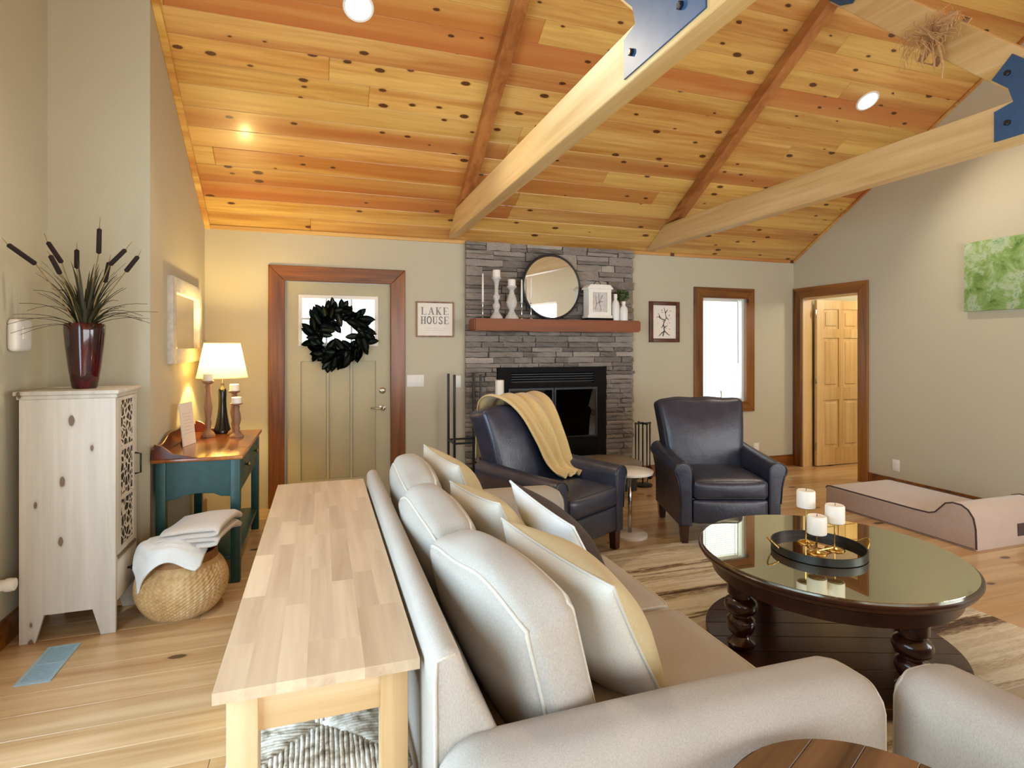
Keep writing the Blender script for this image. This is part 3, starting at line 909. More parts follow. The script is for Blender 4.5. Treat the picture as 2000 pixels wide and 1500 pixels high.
# mantel
bm = nbm(); box(bm, -.90, .895, -.11, .11, -.06, .06)
bmesh.ops.subdivide_edges(bm, edges=[e for e in bm.edges if abs((e.verts[0].co - e.verts[1].co).x) > .5], cuts=14, use_grid_fill=True)
rg = random.Random(5)
for v in bm.verts:
    if abs(v.co.x) < .88 and v.co.z < 0 or v.co.y < 0 and v.co.z < 0: v.co += Vector((0, rg.uniform(-.004, .004), rg.uniform(-.004, .004)))
bmesh.ops.bevel(bm, geom=[e for e in bm.edges if e.calc_face_angle(0) > 1], offset=.012, segments=2, affect='EDGES')
mt = tag(obj('mantel_shelf', bm, 'mantel_wood', None, (2.268, 5.30, 1.655), smooth=True, autos=35), 'rough hewn reddish brown wooden mantel beam on the stone', 'mantel')
ZM = 1.716

# ---- mantel decoration
mr_ = thing('round_mirror', 'round black rimmed mirror leaning above the mantel', 'mirror', (2.22, 5.345, ZM + .335))
mr_.rotation_euler = (R(0.2), 0, R(5))
obj('glass', lathe(nbm(), [(.315, -.004), (.31, .002), (.01, .002)], 64), 'mirror_silver', mr_, (0, 0, 0), (R(90), 0, 0))
pts = [(.322 * math.cos(2 * PI * i / 64), 0.004, .322 * math.sin(2 * PI * i / 64)) for i in range(64)]
obj('rim', tube(nbm(), pts, .013, 8, closed=True), 'iron_black', mr_, smooth=True)

def taper(x, y, z0, ztop, lab, seed):
    t_ = thing('taper_holder', lab, 'candle holder', (x, y, z0))
    hh = .16
    obj('stem', lathe(nbm(), [(.022, 0), (.022, .006), (.006, .012), (.0045, hh * .3), (.009, hh * .5), (.0045, hh * .6), (.005, hh * .92), (.010, hh)], 14), 'chrome', t_, smooth=True)
    obj('taper_candle', lathe(nbm(), [(.011, hh), (.010, hh + .1), (.007, ztop - z0 - .01), (.002, ztop - z0)], 12), 'wax', t_, smooth=True)
taper(1.488, 5.33, ZM, 2.16, 'slender taper candle at the left end of the mantel', 1)
taper(1.872, 5.28, ZM, 2.11, 'taper candle nearest the turned candlesticks, left of the mirror', 2)
taper(1.962, 5.26, ZM, 2.13, 'taper candle standing in front of the round mirror edge', 3)

def candlestick(x, y, z0, prof, ch, cr, lab, mat='wash_white', group=None):
    t_ = thing('candlestick', lab, 'candle holder', (x, y, z0), 0, group)
    obj('turned_stem', lathe(nbm(), prof, 24), mat, t_, smooth=True, autos=50)
    zt = prof[-1][1]
    obj('pillar_candle', lathe(nbm(), [(cr, zt - .004), (cr, zt + ch - .004), (cr - .005, zt + ch), (.004, zt + ch - .004)], 20), 'wax', t_, smooth=True, autos=50)
    obj('wick', tube(nbm(), [(0, 0, zt + ch - .005), (.001, 0, zt + ch + .008)], .0015, 5), 'print_dark', t_)
    return t_
candlestick(1.612, 5.28, ZM, [(.062, 0), (.062, .012), (.05, .03), (.028, .06), (.022, .085), (.034, .11), (.036, .135), (.022, .155), (.02, .18), (.032, .20), (.034, .22), (.02, .24), (.018, .30), (.022, .35), (.034, .38), (.046, .39), (.046, .405)], .07, .038, 'tall whitewashed candlestick with three turned rings on the mantel')
candlestick(1.765, 5.27, ZM, [(.068, 0), (.068, .012), (.05, .035), (.026, .075), (.024, .09), (.048, .13), (.054, .165), (.044, .20), (.026, .25), (.022, .28), (.036, .30), (.048, .308), (.048, .322)], .065, .038, 'shorter whitewashed candlestick with one round belly on the mantel')

ln = thing('lantern', 'white wooden lantern with black handle on the mantel', 'lantern', (2.706, 5.29, ZM))
bxo('base', (-.145, .145, -.075, .075, 0, .022), 'matte_black', ln, .003)
bxo('plinth', (-.14, .14, -.07, .07, .022, .05), 'warm_white', ln, .004)
bm = nbm(); wall_grid(bm, 1, -.062, -.044, -.128, .128, .05, .318, [(-.082, .082, .085, .285)]); box(bm, -.128, -.112, -.044, .062, .05, .318); box(bm, .112, .128, -.044, .062, .05, .318); box(bm, -.112, .112, .05, .062, .05, .318)
obj('case', bm, 'warm_white', ln)
bxo('face', (-.088, .088, -.045, -.04, .08, .29), 'wash_white', ln)
bm = nbm()
for pt in ([(-.05, .11), (-.03, .17), (-.045, .25)], [(.02, .10), (.0, .18), (.035, .26)], [(-.03, .17), (.04, .2)], [(.0, .18), (-.01, .27)]):
    tube(bm, [(x, -.047, z) for x, z in pt], .002, 5)
obj('scroll_ornament', bm, 'turned_brown', ln)
obj('roof', prism(nbm(), [(-.145, .318), (.145, .318), (.145, .33), (.11, .365), (-.11, .365), (-.145, .33)], 1, -.075, .075, .003, 1), 'warm_white', ln)
obj('handle', tube(nbm(), [(-.035, 0, .365)] + [(-.035 + .07 * i / 8, 0, .385 + .02 * math.sin(PI * i / 8)) for i in range(9)] + [(.035, 0, .365)], .004, 6), 'iron_black', ln, smooth=True)
def bottle(x, y, h, r, lab):
    t_ = thing('bottle', lab, 'bottle', (x, y, ZM))
    obj('body', lathe(nbm(), [(r, 0), (r, h * .55), (r * .85, h * .68), (r * .42, h * .78), (r * .40, h * .85)], 20), 'white_plastic', t_, smooth=True, autos=50)
    obj('cap', lathe(nbm(), [(r * .46, h * .85), (r * .46, h)], 16), 'warm_white', t_, smooth=True, autos=50)
bottle(2.90, 5.26, .275, .042, 'taller white bottle on the mantel next to the lantern')
bottle(2.99, 5.25, .20, .044, 'shorter white bottle near the right end of the mantel')
pp = thing('potted_plant', 'small clipped green plant behind the white bottles', 'plant', (3.03, 5.345, ZM))
obj('pot', lathe(nbm(), [(.03, 0), (.04, .09), (.042, .10), (.036, .10)], 20), 'warm_white', pp, smooth=True, autos=50)
obj('stem', tube(nbm(), [(0, 0, .09), (.002, 0, .22)], .005, 6), 'stem_tan', pp)
bm = nbm(); rg = random.Random(9)
for k in range(420):
    d = Vector((rg.gauss(0, 1), rg.gauss(0, 1), rg.gauss(0, 1))).normalized(); p = Vector((0, 0, .27)) + d * rg.uniform(.03, .062)
    s_ = d.orthogonal().normalized() * .007; e = p + d * .018 + Vector((rg.uniform(-.01, .01), rg.uniform(-.01, .01), 0))
    vs = [bm.verts.new(q) for q in (p, p + s_ + (e - p) * .4, e, p - s_ + (e - p) * .4)]; bm.faces.new(vs)
o = obj('foliage', bm, 'leaf_green', pp); o['kind'] = 'stuff'

# log rack, pedestal candle, fire tools
lr = thing('log_rack', 'tall black metal log rack with four posts left of the fireplace', 'log rack', (1.285, 5.255, 0))
for sx in (-.125, .125):
    for sy in (-.13, .13):
        bxo('post', (sx - .011, sx + .011, sy - .011, sy + .011, 0, 1.185), 'iron_black', lr, .002)
for z in (.10, .55):
    for sy in (-.13, .13): bxo('rail', (-.125, .125, sy - .008, sy + .008, z - .008, z + .008), 'iron_black', lr)
    for sx in (-.125, .125): bxo('rail', (sx - .008, sx + .008, -.13, .13, z - .008, z + .008), 'iron_black', lr)
candlestick(1.60, 5.14, .30, [(.075, 0), (.075, .02), (.04, .05), (.024, .12), (.034, .2), (.022, .3), (.026, .42), (.036, .5), (.028, .56), (.06, .60), (.062, .625)], .205, .042, 'white pillar candle on a pale pedestal before the firebox')
ft = thing('fire_tool_set', 'black fireplace tool set on stand right of the hearth', 'fire tools', (3.17, 5.17, 0))
obj('base', lathe(nbm(), [(.10, 0), (.10, .015), (.02, .03)], 24), 'iron_black', ft, smooth=True, autos=40)
obj('post', tube(nbm(), [(0, 0, .02), (0, 0, .66)], .008, 8), 'iron_black', ft)
bm = nbm(); box(bm, -.095, .095, -.008, .008, .64, .655); box(bm, -.008, .008, -.09, .09, .64, .655); obj('hanger', bm, 'iron_black', ft)
for i, (x, y) in enumerate(((-.085, 0), (.085, 0), (0, -.08), (0, .08))):
    tl_ = obj('tool_handle', tube(nbm(), [(x, y, .66), (x, y, .56), (x, y, .30), (x, y, .16)], [.007, .009, .006, .006], 8), 'iron_black', ft, smooth=True)
    if i == 0: bxo('shovel_blade', (x - .035, x + .035, y - .004, y + .004, .07, .2), 'iron_black', ft, .003)
    elif i == 1: obj('brush_head', lathe(nbm(), [(.012, .06), (.03, .08), (.026, .19), (.008, .2)], 12, x, y), 'iron_black', ft, smooth=True)
    elif i == 2: obj('tong_tip', tube(nbm(), [(x, y, .2), (x + .02, y, .12), (x, y, .05)], .005, 6), 'iron_black', ft)
    else: obj('poker_tip', tube(nbm(), [(x, y, .18), (x, y, .05)], [.006, .002], 6), 'iron_black', ft)

# ------------------------------------------------------------------ wall decoration
sg = thing('framed_sign', 'framed sign reading LAKE HOUSE between door and fireplace', 'sign', (1.05, YF, 1.71))
def frame4(par, w, h, fw, d, mat, math_):
    for a, b, c, e, m in ((-w / 2, -w / 2 + fw, -h / 2, h / 2, mat), (w / 2 - fw, w / 2, -h / 2, h / 2, mat), (-w / 2 + fw, w / 2 - fw, -h / 2, -h / 2 + fw, math_), (-w / 2 + fw, w / 2 - fw, h / 2 - fw, h / 2, math_)):
        bxo('frame_bar', (a, b, -d, 0, c, e), m, par, .002)
frame4(sg, .372, .345, .014, .022, 'turned_brown', 'turned_brown')
bxo('sign_board', (-.172, .172, -.012, -.002, -.159, .159), 'paper', sg)
def letter(bm, ch, x, z, w, h):
    th, tn = .013, .0045; y0, y1 = -.0135, -.012
    def V(px, t=th, a=0, b=1): box(bm, x + px * w - t / 2, x + px * w + t / 2, y0, y1, z + a * h, z + b * h)
    def Hh(pz, a=0, b=1, t=tn): box(bm, x + a * w, x + b * w, y0, y1, z + pz * h - t / 2, z + pz * h + t / 2)
    def D(a, b, t):
        p = Vector((x + a[0] * w, z + a[1] * h)); q = Vector((x + b[0] * w, z + b[1] * h)); n = Vector((-(q - p).y, (q - p).x)).normalized() * t / 2
        prism(bm, [tuple(p + n), tuple(q + n), tuple(q - n), tuple(p - n)], 1, y0, y1)
    def ser(px, pz): box(bm, x + px * w - .012, x + px * w + .012, y0, y1, z + pz * h - .0025, z + pz * h + .0025)
    if ch == 'L': V(.2); Hh(0, .0, 1); ser(.2, 1); box(bm, x + w - .004, x + w, y0, y1, z, z + h * .2)
    elif ch == 'A': D((.08, 0), (.5, 1), tn); D((.5, 1), (.88, 0), th); Hh(.35, .22, .75); ser(.08, 0); ser(.9, 0)
    elif ch == 'K': V(.18); D((.22, .42), (.85, 1), tn); D((.38, .55), (.88, 0), th); ser(.18, 0); ser(.18, 1); ser(.88, 0); ser(.85, 1)
    elif ch == 'E': V(.2); Hh(0, 0, .95); Hh(.5, .2, .75); Hh(1, 0, .92); box(bm, x + w * .92, x + w * .92 + .004, y0, y1, z, z + h * .2); box(bm, x + w * .9, x + w * .9 + .004, y0, y1, z + h * .8, z + h)
    elif ch == 'H': V(.18); V(.82); Hh(.5, .18, .82); [ser(a, b) for a in (.18, .82) for b in (0, 1)]
    elif ch == 'U': V(.2, th, .22, 1); V(.82, tn, .22, 1); ser(.2, 1); ser(.82, 1); tubeflat(bm, [(x + w * (.51 - .31 * math.cos(PI * i / 10)), z + h * (.24 - .24 * math.sin(PI * i / 10))) for i in range(11)], .007, y0, y1)
    elif ch == 'O': tubeflat(bm, [(x + w * (.5 + .42 * math.cos(2 * PI * i / 24)), z + h * (.5 + .5 * math.sin(2 * PI * i / 24))) for i in range(25)], .009, y0, y1)
    elif ch == 'S': tubeflat(bm, [(x + w * a, z + h * b) for a, b in ((.82, .80), (.75, .95), (.5, 1.0), (.25, .92), (.2, .75), (.32, .6), (.6, .45), (.8, .3), (.8, .14), (.6, .01), (.4, 0), (.2, .06), (.14, .22))], .009, y0, y1)
def tubeflat(bm, pts, t, y0, y1):
    for (a, b), (c, d) in zip(pts, pts[1:]):
        p, q = Vector((a, b)), Vector((c, d)); dr_ = (q - p).normalized(); n = Vector((-dr_.y, dr_.x)) * t / 2; p = p - dr_ * t * .2; q = q + dr_ * t * .2
        prism(bm, [tuple(p + n), tuple(q + n), tuple(q - n), tuple(p - n)], 1, y0, y1)
bm = nbm()
for i, ch in enumerate('LAKE'): letter(bm, ch, -.135 + i * .072, .048, .05, .068)
for i, ch in enumerate('HOUSE'): letter(bm, ch, -.138 + i * .0565, -.042, .047, .068)
obj('lettering', bm, 'print_grey', sg)
bm = nbm()
for z in (-.085, -.105): box(bm, -.11, .11, -.0128, -.012, z - .0015, z + .0015)
obj('fine_print', bm, 'wash_white', sg)

pc = thing('framed_picture', 'dark framed picture of a bare branch between fireplace and window', 'picture', (3.64, YF, 1.722))
frame4(pc, .385, .455, .042, .028, 'dark_frame', 'dark_frame')
bxo('mat_board', (-.152, .152, -.012, -.002, -.188, .188), 'paper', pc)
bm = nbm()
for pts in ([(-.02, -.16), (.0, -.10), (-.01, -.02), (.025, .05), (.01, .11), (-.005, .16)], [(.0, -.10), (.05, -.14), (.075, -.15)], [(.0, -.10), (-.05, -.14), (-.07, -.16)], [(.005, .02), (-.05, .04), (-.075, .06), (-.10, .05)], [(-.05, .04), (-.07, .085)], [(.025, .05), (.06, .02)], [(.012, .1), (.045, .14)], [(.0, -.06), (.04, -.04)], [(-.01, -.03), (-.04, -.07)]):
    tube(bm, [(x, -.0135, z) for x, z in pts], [.006 - .0035 * i / max(1, len(pts) - 1) for i in range(len(pts))], 5)
rg = random.Random(2)
for k in range(26):
    x, z = rg.uniform(-.09, .08), rg.uniform(-.16, .14); bmesh.ops.create_icosphere(bm, subdivisions=1, radius=rg.uniform(.003, .006), matrix=Matrix.Translation((x, -.0128, z)) @ Matrix.Diagonal((1, .3, 1, 1)))
obj('branch_print', bm, 'print_dark', pc)

cv = thing('canvas_painting', 'unframed green abstract canvas on the right wall', 'painting', (XR - .003, 3.10, 2.062), R(-90))
bxo('canvas', (-.43, .425, -.035, 0, -.305, .305), 'green_canvas', cv, .004)
# mirror on the side wall (sits at y 4.22..5.2)
wm = thing('wall_mirror', 'pale framed mirror on the side wall above the lamp', 'mirror', (XL, 4.71, 1.62), R(90))
frame4(wm, .96, .58, .10, .035, 'wash_white', 'wash_white')
bxo('glass', (-.382, .382, -.014, -.004, -.192, .192), 'mirror_silver', wm)
# wall device and plug-in
wd = thing('wall_thermostat', 'white oval device on the left wall behind the cattails', 'thermostat', (XB, 3.475, 1.50), R(90))
obj('housing', softbox(softmap((.16, .05, .165), .024, (.0, .004, 0)), 8), 'white_plastic', wd, (0, -.026, 0), smooth=True)
bxo('display', (-.04, .04, -.057, -.05, -.02, .04), 'warm_white', wd, .002)
pf = thing('air_freshener', 'white plug-in air freshener low on the left wall', 'air freshener', (XB + .008, 3.29, .32), R(90))
obj('body', lathe(nbm(), [(.020, 0), (.026, .02), (.026, .04)], 18), 'warm_white', pf, (0, 0, 0), (R(90), 0, 0), True, 40)
obj('cap', lathe(nbm(), [(.030, .04), (.032, .055), (.028, .075), (.012, .082)], 18), 'white_plastic', pf, (0, 0, 0), (R(90), 0, 0), True, 40)

# wreath on the entrance door
wr = thing('wreath', 'dark green leaf wreath hanging on the entrance door', 'wreath', (.15, 5.515, 1.555))
obj('twig_ring', tube(nbm(), [(.2 * math.cos(2 * PI * i / 40), -.02, .2 * math.sin(2 * PI * i / 40)) for i in range(40)], .02, 8, closed=True), 'turned_brown', wr, smooth=True)
bm = nbm()
n = 6; L = .15; wl = .034
g = []
for i in range(n + 1):
    s_ = i / n; wd_ = wl * math.sin(PI * min(1, s_ * .97 + .03)) ** .7
    zz = .03 * s_ * s_
    g.append([bm.verts.new((L * s_, k * wd_, zz + abs(k) * wd_ * .35)) for k in (-1, 0, 1)])
for i in range(n):
    for k in range(2): bm.faces.new((g[i][k], g[i + 1][k], g[i + 1][k + 1], g[i][k + 1]))
r_ = bmesh.ops.solidify(bm, geom=bm.faces[:], thickness=.002)
leaf_me = bpy.data.meshes.new('leaf'); bm.to_mesh(leaf_me); bm.free(); leaf_me.materials.append(MATS['magnolia_leaf']); leaf_me.polygons.foreach_set('use_smooth', [True] * len(leaf_me.polygons))
rg = random.Random(21)
for k in range(124):
    a = 2 * PI * k / 124 + rg.uniform(-.08, .08); rad = rg.uniform(.145, .225)
    o = bpy.data.objects.new('leaf', leaf_me); C.objects.link(o); o.parent = wr
    o.location = (rad * math.cos(a), -.03 - rg.uniform(0, .035), rad * math.sin(a))
    ang = a - PI / 2 + rg.uniform(-.2, 1.15) if k % 4 else a + rg.uniform(-.3, .5) + (PI if rg.random() < .3 else 0)
    # leaf lies in the door plane (xz), tilted towards the room
    M = Matrix.Rotation(-ang, 4, 'Y') @ Matrix.Rotation(R(90) + rg.uniform(-.6, .6), 4, 'X') @ Matrix.Rotation(rg.uniform(-.1, .45), 4, 'Y')
    o.rotation_euler = M.to_euler(); s_ = rg.uniform(.8, 1.12); o.scale = (s_, s_, s_)

# ------------------------------------------------------------------ rug
rg_ = tag(obj('rug', box(nbm(), -1.24, 1.24, -1.49, 1.49, 0, .006, .002, 1), 'rug_stripes', None, (2.15, 2.09, 0.001)), 'brown and cream striped rug under the coffee table', 'rug')

# ------------------------------------------------------------------ console table behind the sofa
ct = thing('console_table', 'long pale butcher block console table behind the sofa', 'table', (0, 2.165, 0))
ctop = bpy.data.objects.new('table_top', None); C.objects.link(ctop); ctop.parent = ct
TY0, TY1 = -.905, .91
rg = random.Random(4)
nst = 7
for i in range(nst):
    xa = -.207 + .414 * i / nst; xb = -.207 + .414 * (i + 1) / nst
    y = TY0 - rg.uniform(0, .25)
    while y < TY1:
        L = rg.uniform(.22, .5); a, b = max(y, TY0), min(y + L, TY1)
        if b - a > .01:
            bm = box(nbm(), xa, xb, a, b, .726, .75 + rg.uniform(0, .0002)); obj('stave', bm, 'butcher_block', ctop)
        y += L
bm = nbm()
for sx in (-1, 1):
    for sy in (TY0 + .055, TY1 - .055):
        bxo('leg', (sx * .155 - .03, sx * .155 + .03, sy - .03, sy + .03, 0, .726), 'rubberwood', ct, .003)
for sy in (TY0 + .05, TY1 - .05): bxo('apron', (-.125, .125, sy - .011, sy + .011, .635, .726), 'rubberwood_h', ct)
for sx in (-1, 1): bxo('apron', (sx * .165 - .01, sx * .165 + .01, TY0 + .085, TY1 - .085, .635, .726), 'butcher_block', ct)

# rush seat stool under the console
st = thing('rush_stool', 'stool with woven rush seat tucked under the console table', 'stool', (-.005, 1.56, 0))
a = .195
for k in range(4):
    bm = nbm(); n = 34
    for i in range(n):
        x_ = -a + (i + .5) * 2 * a / n; r_ = a / n * 1.1; L_ = a - abs(x_)
        if L_ < .004: continue
        pts = [(x_ + rg.uniform(-.0012, .0012), -a + L_ * j / 5, .452 + .012 * math.sin(PI * min(1, (j / 5) * L_ / a)) + rg.uniform(-.0015, .0015)) for j in range(6)]
        pts = [(x_, -a + .004, .425), (x_, -a - .012, .440)] + pts
        tube(bm, pts, r_, 6)
    obj('rush_section', bm, 'rush', st, rot=(0, 0, k * PI / 2), smooth=True)
for sx in (-1, 1):
    for sy in (-1, 1): obj('leg', tube(nbm(), [(sx * .172, sy * .172, 0), (sx * .17, sy * .17, .448)], .018, 12), 'rubberwood', st, smooth=True, autos=50)
for k in range(4):
    for z in (.16, .30): obj('stretcher', tube(nbm(), [(-.17, -.171, z + .02 * (k % 2)), (.17, -.171, z + .02 * (k % 2))], .010, 8), 'rubberwood_h', st, rot=(0, 0, k * PI / 2), smooth=True)

# ------------------------------------------------------------------ sofa seen from behind
so = thing('sofa', 'long oatmeal linen sofa in front of the console table', 'sofa', (.76, 2.05, .008))
OX, OY = .76, 2.05
def sx(x): return x - OX
def sy(y): return y - OY
def sprof(pts): return [(x - OX, z) for x, z in pts]
bp = [(.222, .07), (.217, .775)] + [(.247 + .030 * math.cos(R(a)), .785 + .026 * math.sin(R(a))) for a in (180, 150, 120, 90, 60, 30, 0)] + [(.30, .72), (.365, .60), (.42, .45), (.46, .28), (.46, .07)]
obj('back_frame', prism(nbm(), sprof(bp), 1, sy(1.145), sy(2.97), .014, 3), 'sofa_linen', so, smooth=True, autos=38)
# seam piping along the back frame top edge
obj('back_piping', tube(nbm(), [(sx(.262), sy(1.148), .80), (sx(.222), sy(1.148), .79), (sx(.219), sy(1.146), .74), (sx(.222), sy(1.146), .40)], .0045, 6), 'sofa_linen_piping', so, smooth=True)
bxo('base', (sx(.40), sx(1.17), sy(1.18), sy(2.94), .09, .31), 'sofa_linen', so, .02, 3)
def arm_mesh(w, L, h, r):
    # runs along +x from 0 to L, width w (y), height h; rounded top and front
    sec = []
    return softbox(softmap((L, w, h), r, (.012, .006, .012)), 18)
for y0, y1, nm in ((.985, 1.205, 'arm'), (2.915, 3.135, 'arm')):
    f = softmap((1.09, y1 - y0, .56), .085, (.012, .006, .010))
    ao = obj('arm', softbox(f, 20), 'sofa_linen', so, (sx(.765), sy((y0 + y1) / 2), .35), smooth=True)
    obj('arm_piping', welt(f, 0, 1, .004, 14, 1.0), 'sofa_linen_piping', ao, smooth=True)
ys = [1.205, 1.785, 2.355, 2.915]
for i in range(3):
    f = softmap((.80, ys[i + 1] - ys[i] - .006, .20), .05, (.025, .0, .018))
    c = obj('seat_cushion', softbox(f, 14), 'sofa_linen', so, (sx(.83), sy((ys[i] + ys[i + 1]) / 2), .395), smooth=True)
    obj('piping', welt(f, 2, 1, .005), 'sofa_linen_piping', c, smooth=True)
def sagf(seed, amt, lump):
    rgx = random.Random(seed); p = [rgx.uniform(0, 6.3) for _ in range(5)]
    def s_(q, c):
        # crease lines across the top band plus a slumped crown
        q = q.copy()
        top = max(0, c[2])
        q.z -= amt * (c[1] * c[1]) * top * .9
        q.z += top * lump * math.sin(5 * c[1] + p[0]) * (.5 + .5 * math.cos(2 * c[0] + p[1]))
        q.x += .012 * math.sin(3.2 * c[1] + p[2]) * (1 - c[2]) * .5
        return q
    return s_
bc = [(1.475, .475, .665, 15, 11, .585), (2.025, .415, .678, 13, 4, .565), (2.59, .425, .69, 12, 0, .56)]
for i, (yc, xc, zcn, tilt, yaw, ln_) in enumerate(bc):
    f = softmap((.15, ln_, .45), .04, (.040, .018, .025), sagf(30 + i, .05, .010))
    c = obj('back_cushion', softbox(f, 22), 'sofa_linen', so, (sx(xc), sy(yc), zcn), (0, R(-tilt), R(yaw)), smooth=True)
    obj('piping', welt(f, 0, -1, .0055, 22), 'sofa_linen_piping', c, smooth=True)
    obj('piping', welt(f, 0, 1, .0055, 22), 'sofa_linen_piping', c, smooth=True)
for x in (.30, 1.22):
    for y in (1.06, 3.06): obj('foot', lathe(nbm(), [(.022, 0), (.03, .075)], 14), 'espresso_leg', so, (sx(x), sy(y), 0), smooth=True, autos=50)

def pillow(loc, size, T, tilt, yaw, roll, label, mats=('pillow_linen', 'pillow_linen_shaded'), seed=0, pip='sofa_linen_piping'):
    t_ = thing('throw_pillow', label, 'pillow', loc, 0, 'throw pillows on the long sofa')
    t_.rotation_euler = (Matrix.Rotation(R(yaw), 4, 'Z') @ Matrix.Rotation(R(-tilt), 4, 'Y') @ Matrix.Rotation(R(roll), 4, 'X')).to_euler()
    bm, path = pillow_bm(size, size, T, 18, seed)
    obj('cover', bm, list(mats), t_, smooth=True)
    obj('piping', tube(nbm(), path, .0045, 6, closed=True), pip, t_, smooth=True)
    return t_
pillow((.715, 1.49, .675), .50, .24, 31, 12, 5, 'cream linen pillow nearest the viewer against the near back cushion', ('pillow_linen', 'pillow_linen_shaded'), 1)
pillow((.635, 2.05, .70), .46, .22, 27, 10, -3, 'cream linen pillow directly behind the brown faced one', ('pillow_linen', 'pillow_linen_shaded'), 2)
pillow((.865, 1.955, .69), .46, .17, 33, 4, 8, 'white pillow with dark brown front panel, in the middle of the sofa', ('blanket_white', 'pillow_brown'), 3, 'blanket_white')
pillow((.61, 2.63, .735), .45, .22, 24, 8, 3, 'cream linen pillow at the far end of the sofa', ('pillow_linen', 'pillow_linen_shaded'), 4)

# ------------------------------------------------------------------ second sofa at lower right
s2 = thing('sofa', 'oatmeal linen loveseat at the lower right with rounded arm', 'sofa', (2.22, .60, .008))
def lx(x): return x - 2.22
def ly(y): return y - .60
for x0, x1 in ((1.365, 1.585), (2.86, 3.08)):
    f = softmap((x1 - x0, .93, .555), .085, (.006, .012, .010))
    ao = obj('arm', softbox(f, 20), 'sofa_linen', s2, (lx((x0 + x1) / 2), ly(.625), .345), smooth=True)
    obj('arm_piping', welt(f, 1, 1, .004, 14), 'sofa_linen_piping', ao, smooth=True)
bxo('base', (lx(1.57), lx(2.88), ly(.2), ly(1.03), .09, .31), 'sofa_linen', s2, .02, 3)
for x0, x1 in ((1.588, 2.22), (2.225, 2.857)):
    f = softmap((x1 - x0 - .004, .72, .20), .05, (0, .02, .018))
    c = obj('seat_cushion', softbox(f, 14), 'sofa_linen', s2, (lx((x0 + x1) / 2), ly(.71), .395), smooth=True)
    obj('piping', welt(f, 2, 1, .005), 'sofa_linen_piping', c, smooth=True)
    f = softmap((x1 - x0 - .02, .16, .40), .05, (.01, .035, .02))
    obj('back_cushion', softbox(f, 14), 'sofa_linen', s2, (lx((x0 + x1) / 2), ly(.36), .66), (R(10), 0, 0), smooth=True)
bxo('back_frame', (lx(1.50), lx(2.94), ly(.15), ly(.27), .09, .80), 'sofa_linen', s2, .03, 4)
for x in (1.45, 3.0):
    for y in (.25, 1.0): obj('foot', lathe(nbm(), [(.022, 0), (.03, .075)], 14), 'espresso_leg', s2, (lx(x), ly(y), 0), smooth=True, autos=50)

# ------------------------------------------------------------------ round end table in the corner between the sofas
et = thing('end_table', 'round brown wood end table between the two sofas', 'table', (.90, .685, .008))
tt = bpy.data.objects.new('table_top', None); C.objects.link(tt); tt.parent = et
Rr = .272; rg = random.Random(8); edges = [-.272, -.17, -.075, .02, .11, .195, .272]
for a_, b_ in zip(edges, edges[1:]):
    n = 8; poly = []
    for i in range(n + 1):
        y = a_ + (b_ - a_ - .0008) * i / n; poly.append((math.sqrt(max(0.000001, Rr * Rr - y * y)), y))
    for i in range(n, -1, -1):
        y = a_ + (b_ - a_ - .0008) * i / n; poly.append((-math.sqrt(max(0.000001, Rr * Rr - y * y)), y))
    obj('plank', prism(nbm(), poly, 2, .575, .60, .0015, 1), 'walnut_round', tt, rot=(0, 0, 0))
tt.rotation_euler = (0, 0, R(25))
obj('rim', lathe(nbm(), [(Rr + .001, .57), (Rr + .004, .575), (Rr + .004, .594), (Rr + .001, .598)], 56, cap=False), 'dark_frame', et, smooth=True)
obj('pedestal', lathe(nbm(), [(.16, 0), (.16, .03), (.05, .06), (.035, .2), (.055, .32), (.035, .44), (.05, .54), (.14, .575)], 24), 'dark_frame', et, smooth=True, autos=50)

# ------------------------------------------------------------------ round coffee table
cf = thing('coffee_table', 'large round dark wood coffee table with glass top', 'table', (2.275, 2.08, .008))
ZT = .47
obj('table_top', lathe(nbm(), [(.47, ZT - .055), (.555, ZT - .05), (.568, ZT - .042), (.572, ZT - .030), (.580, ZT - .022), (.580, ZT - .012), (.576, ZT - .008), (.02, ZT - .008)], 96), 'espresso', cf, smooth=True, autos=30)
obj('glass_plate', lathe(nbm(), [(.5655, ZT - .0078), (.5655, ZT - .0008), (.565, ZT), (.02, ZT)], 96), 'table_glass_top', cf, smooth=True, autos=30)
obj('apron', lathe(nbm(), [(.50, ZT - .125), (.515, ZT - .12), (.518, ZT - .055), (.48, ZT - .054), (.48, ZT - .125), (.50, ZT - .125)], 96, cap=False), 'espresso', cf, smooth=True, autos=30)
leg = [(r * 1.22, z) for r, z in [(.030, .055), (.045, .065), (.05, .085), (.036, .10), (.03, .115), (.043, .135), (.052, .165), (.05, .19), (.034, .205), (.034, .212), (.052, .225), (.060, .25), (.054, .275), (.036, .29), (.036, .297), (.048, .305), (.048, .345), (.045, .36)]]
for k, an in enumerate((-97, -7, 83, 173)):
    obj('leg', lathe(nbm(), leg, 28), 'espresso_leg', cf, (.455 * math.cos(R(an)), .455 * math.sin(R(an)), 0), smooth=True, autos=50)
sh = bpy.data.objects.new('lower_shelf', None); C.objects.link(sh); sh.parent = cf
Rr = .545; e_ = [-.545 + 1.09 * i / 8 for i in range(9)]
for a_, b_ in zip(e_, e_[1:]):
    n = 8; poly = []
    for i in range(n + 1):
        y = a_ + (b_ - a_ - .002) * i / n; poly.append((math.sqrt(max(1e-6, Rr * Rr - y * y)), y))
    for i in range(n, -1, -1):
        y = a_ + (b_ - a_ - .002) * i / n; poly.append((-math.sqrt(max(1e-6, Rr * Rr - y * y)), y))
    obj('shelf_board', prism(nbm(), poly, 2, .02, .056, .002, 1), 'espresso', sh)
sh.rotation_euler = (0, 0, R(-20))
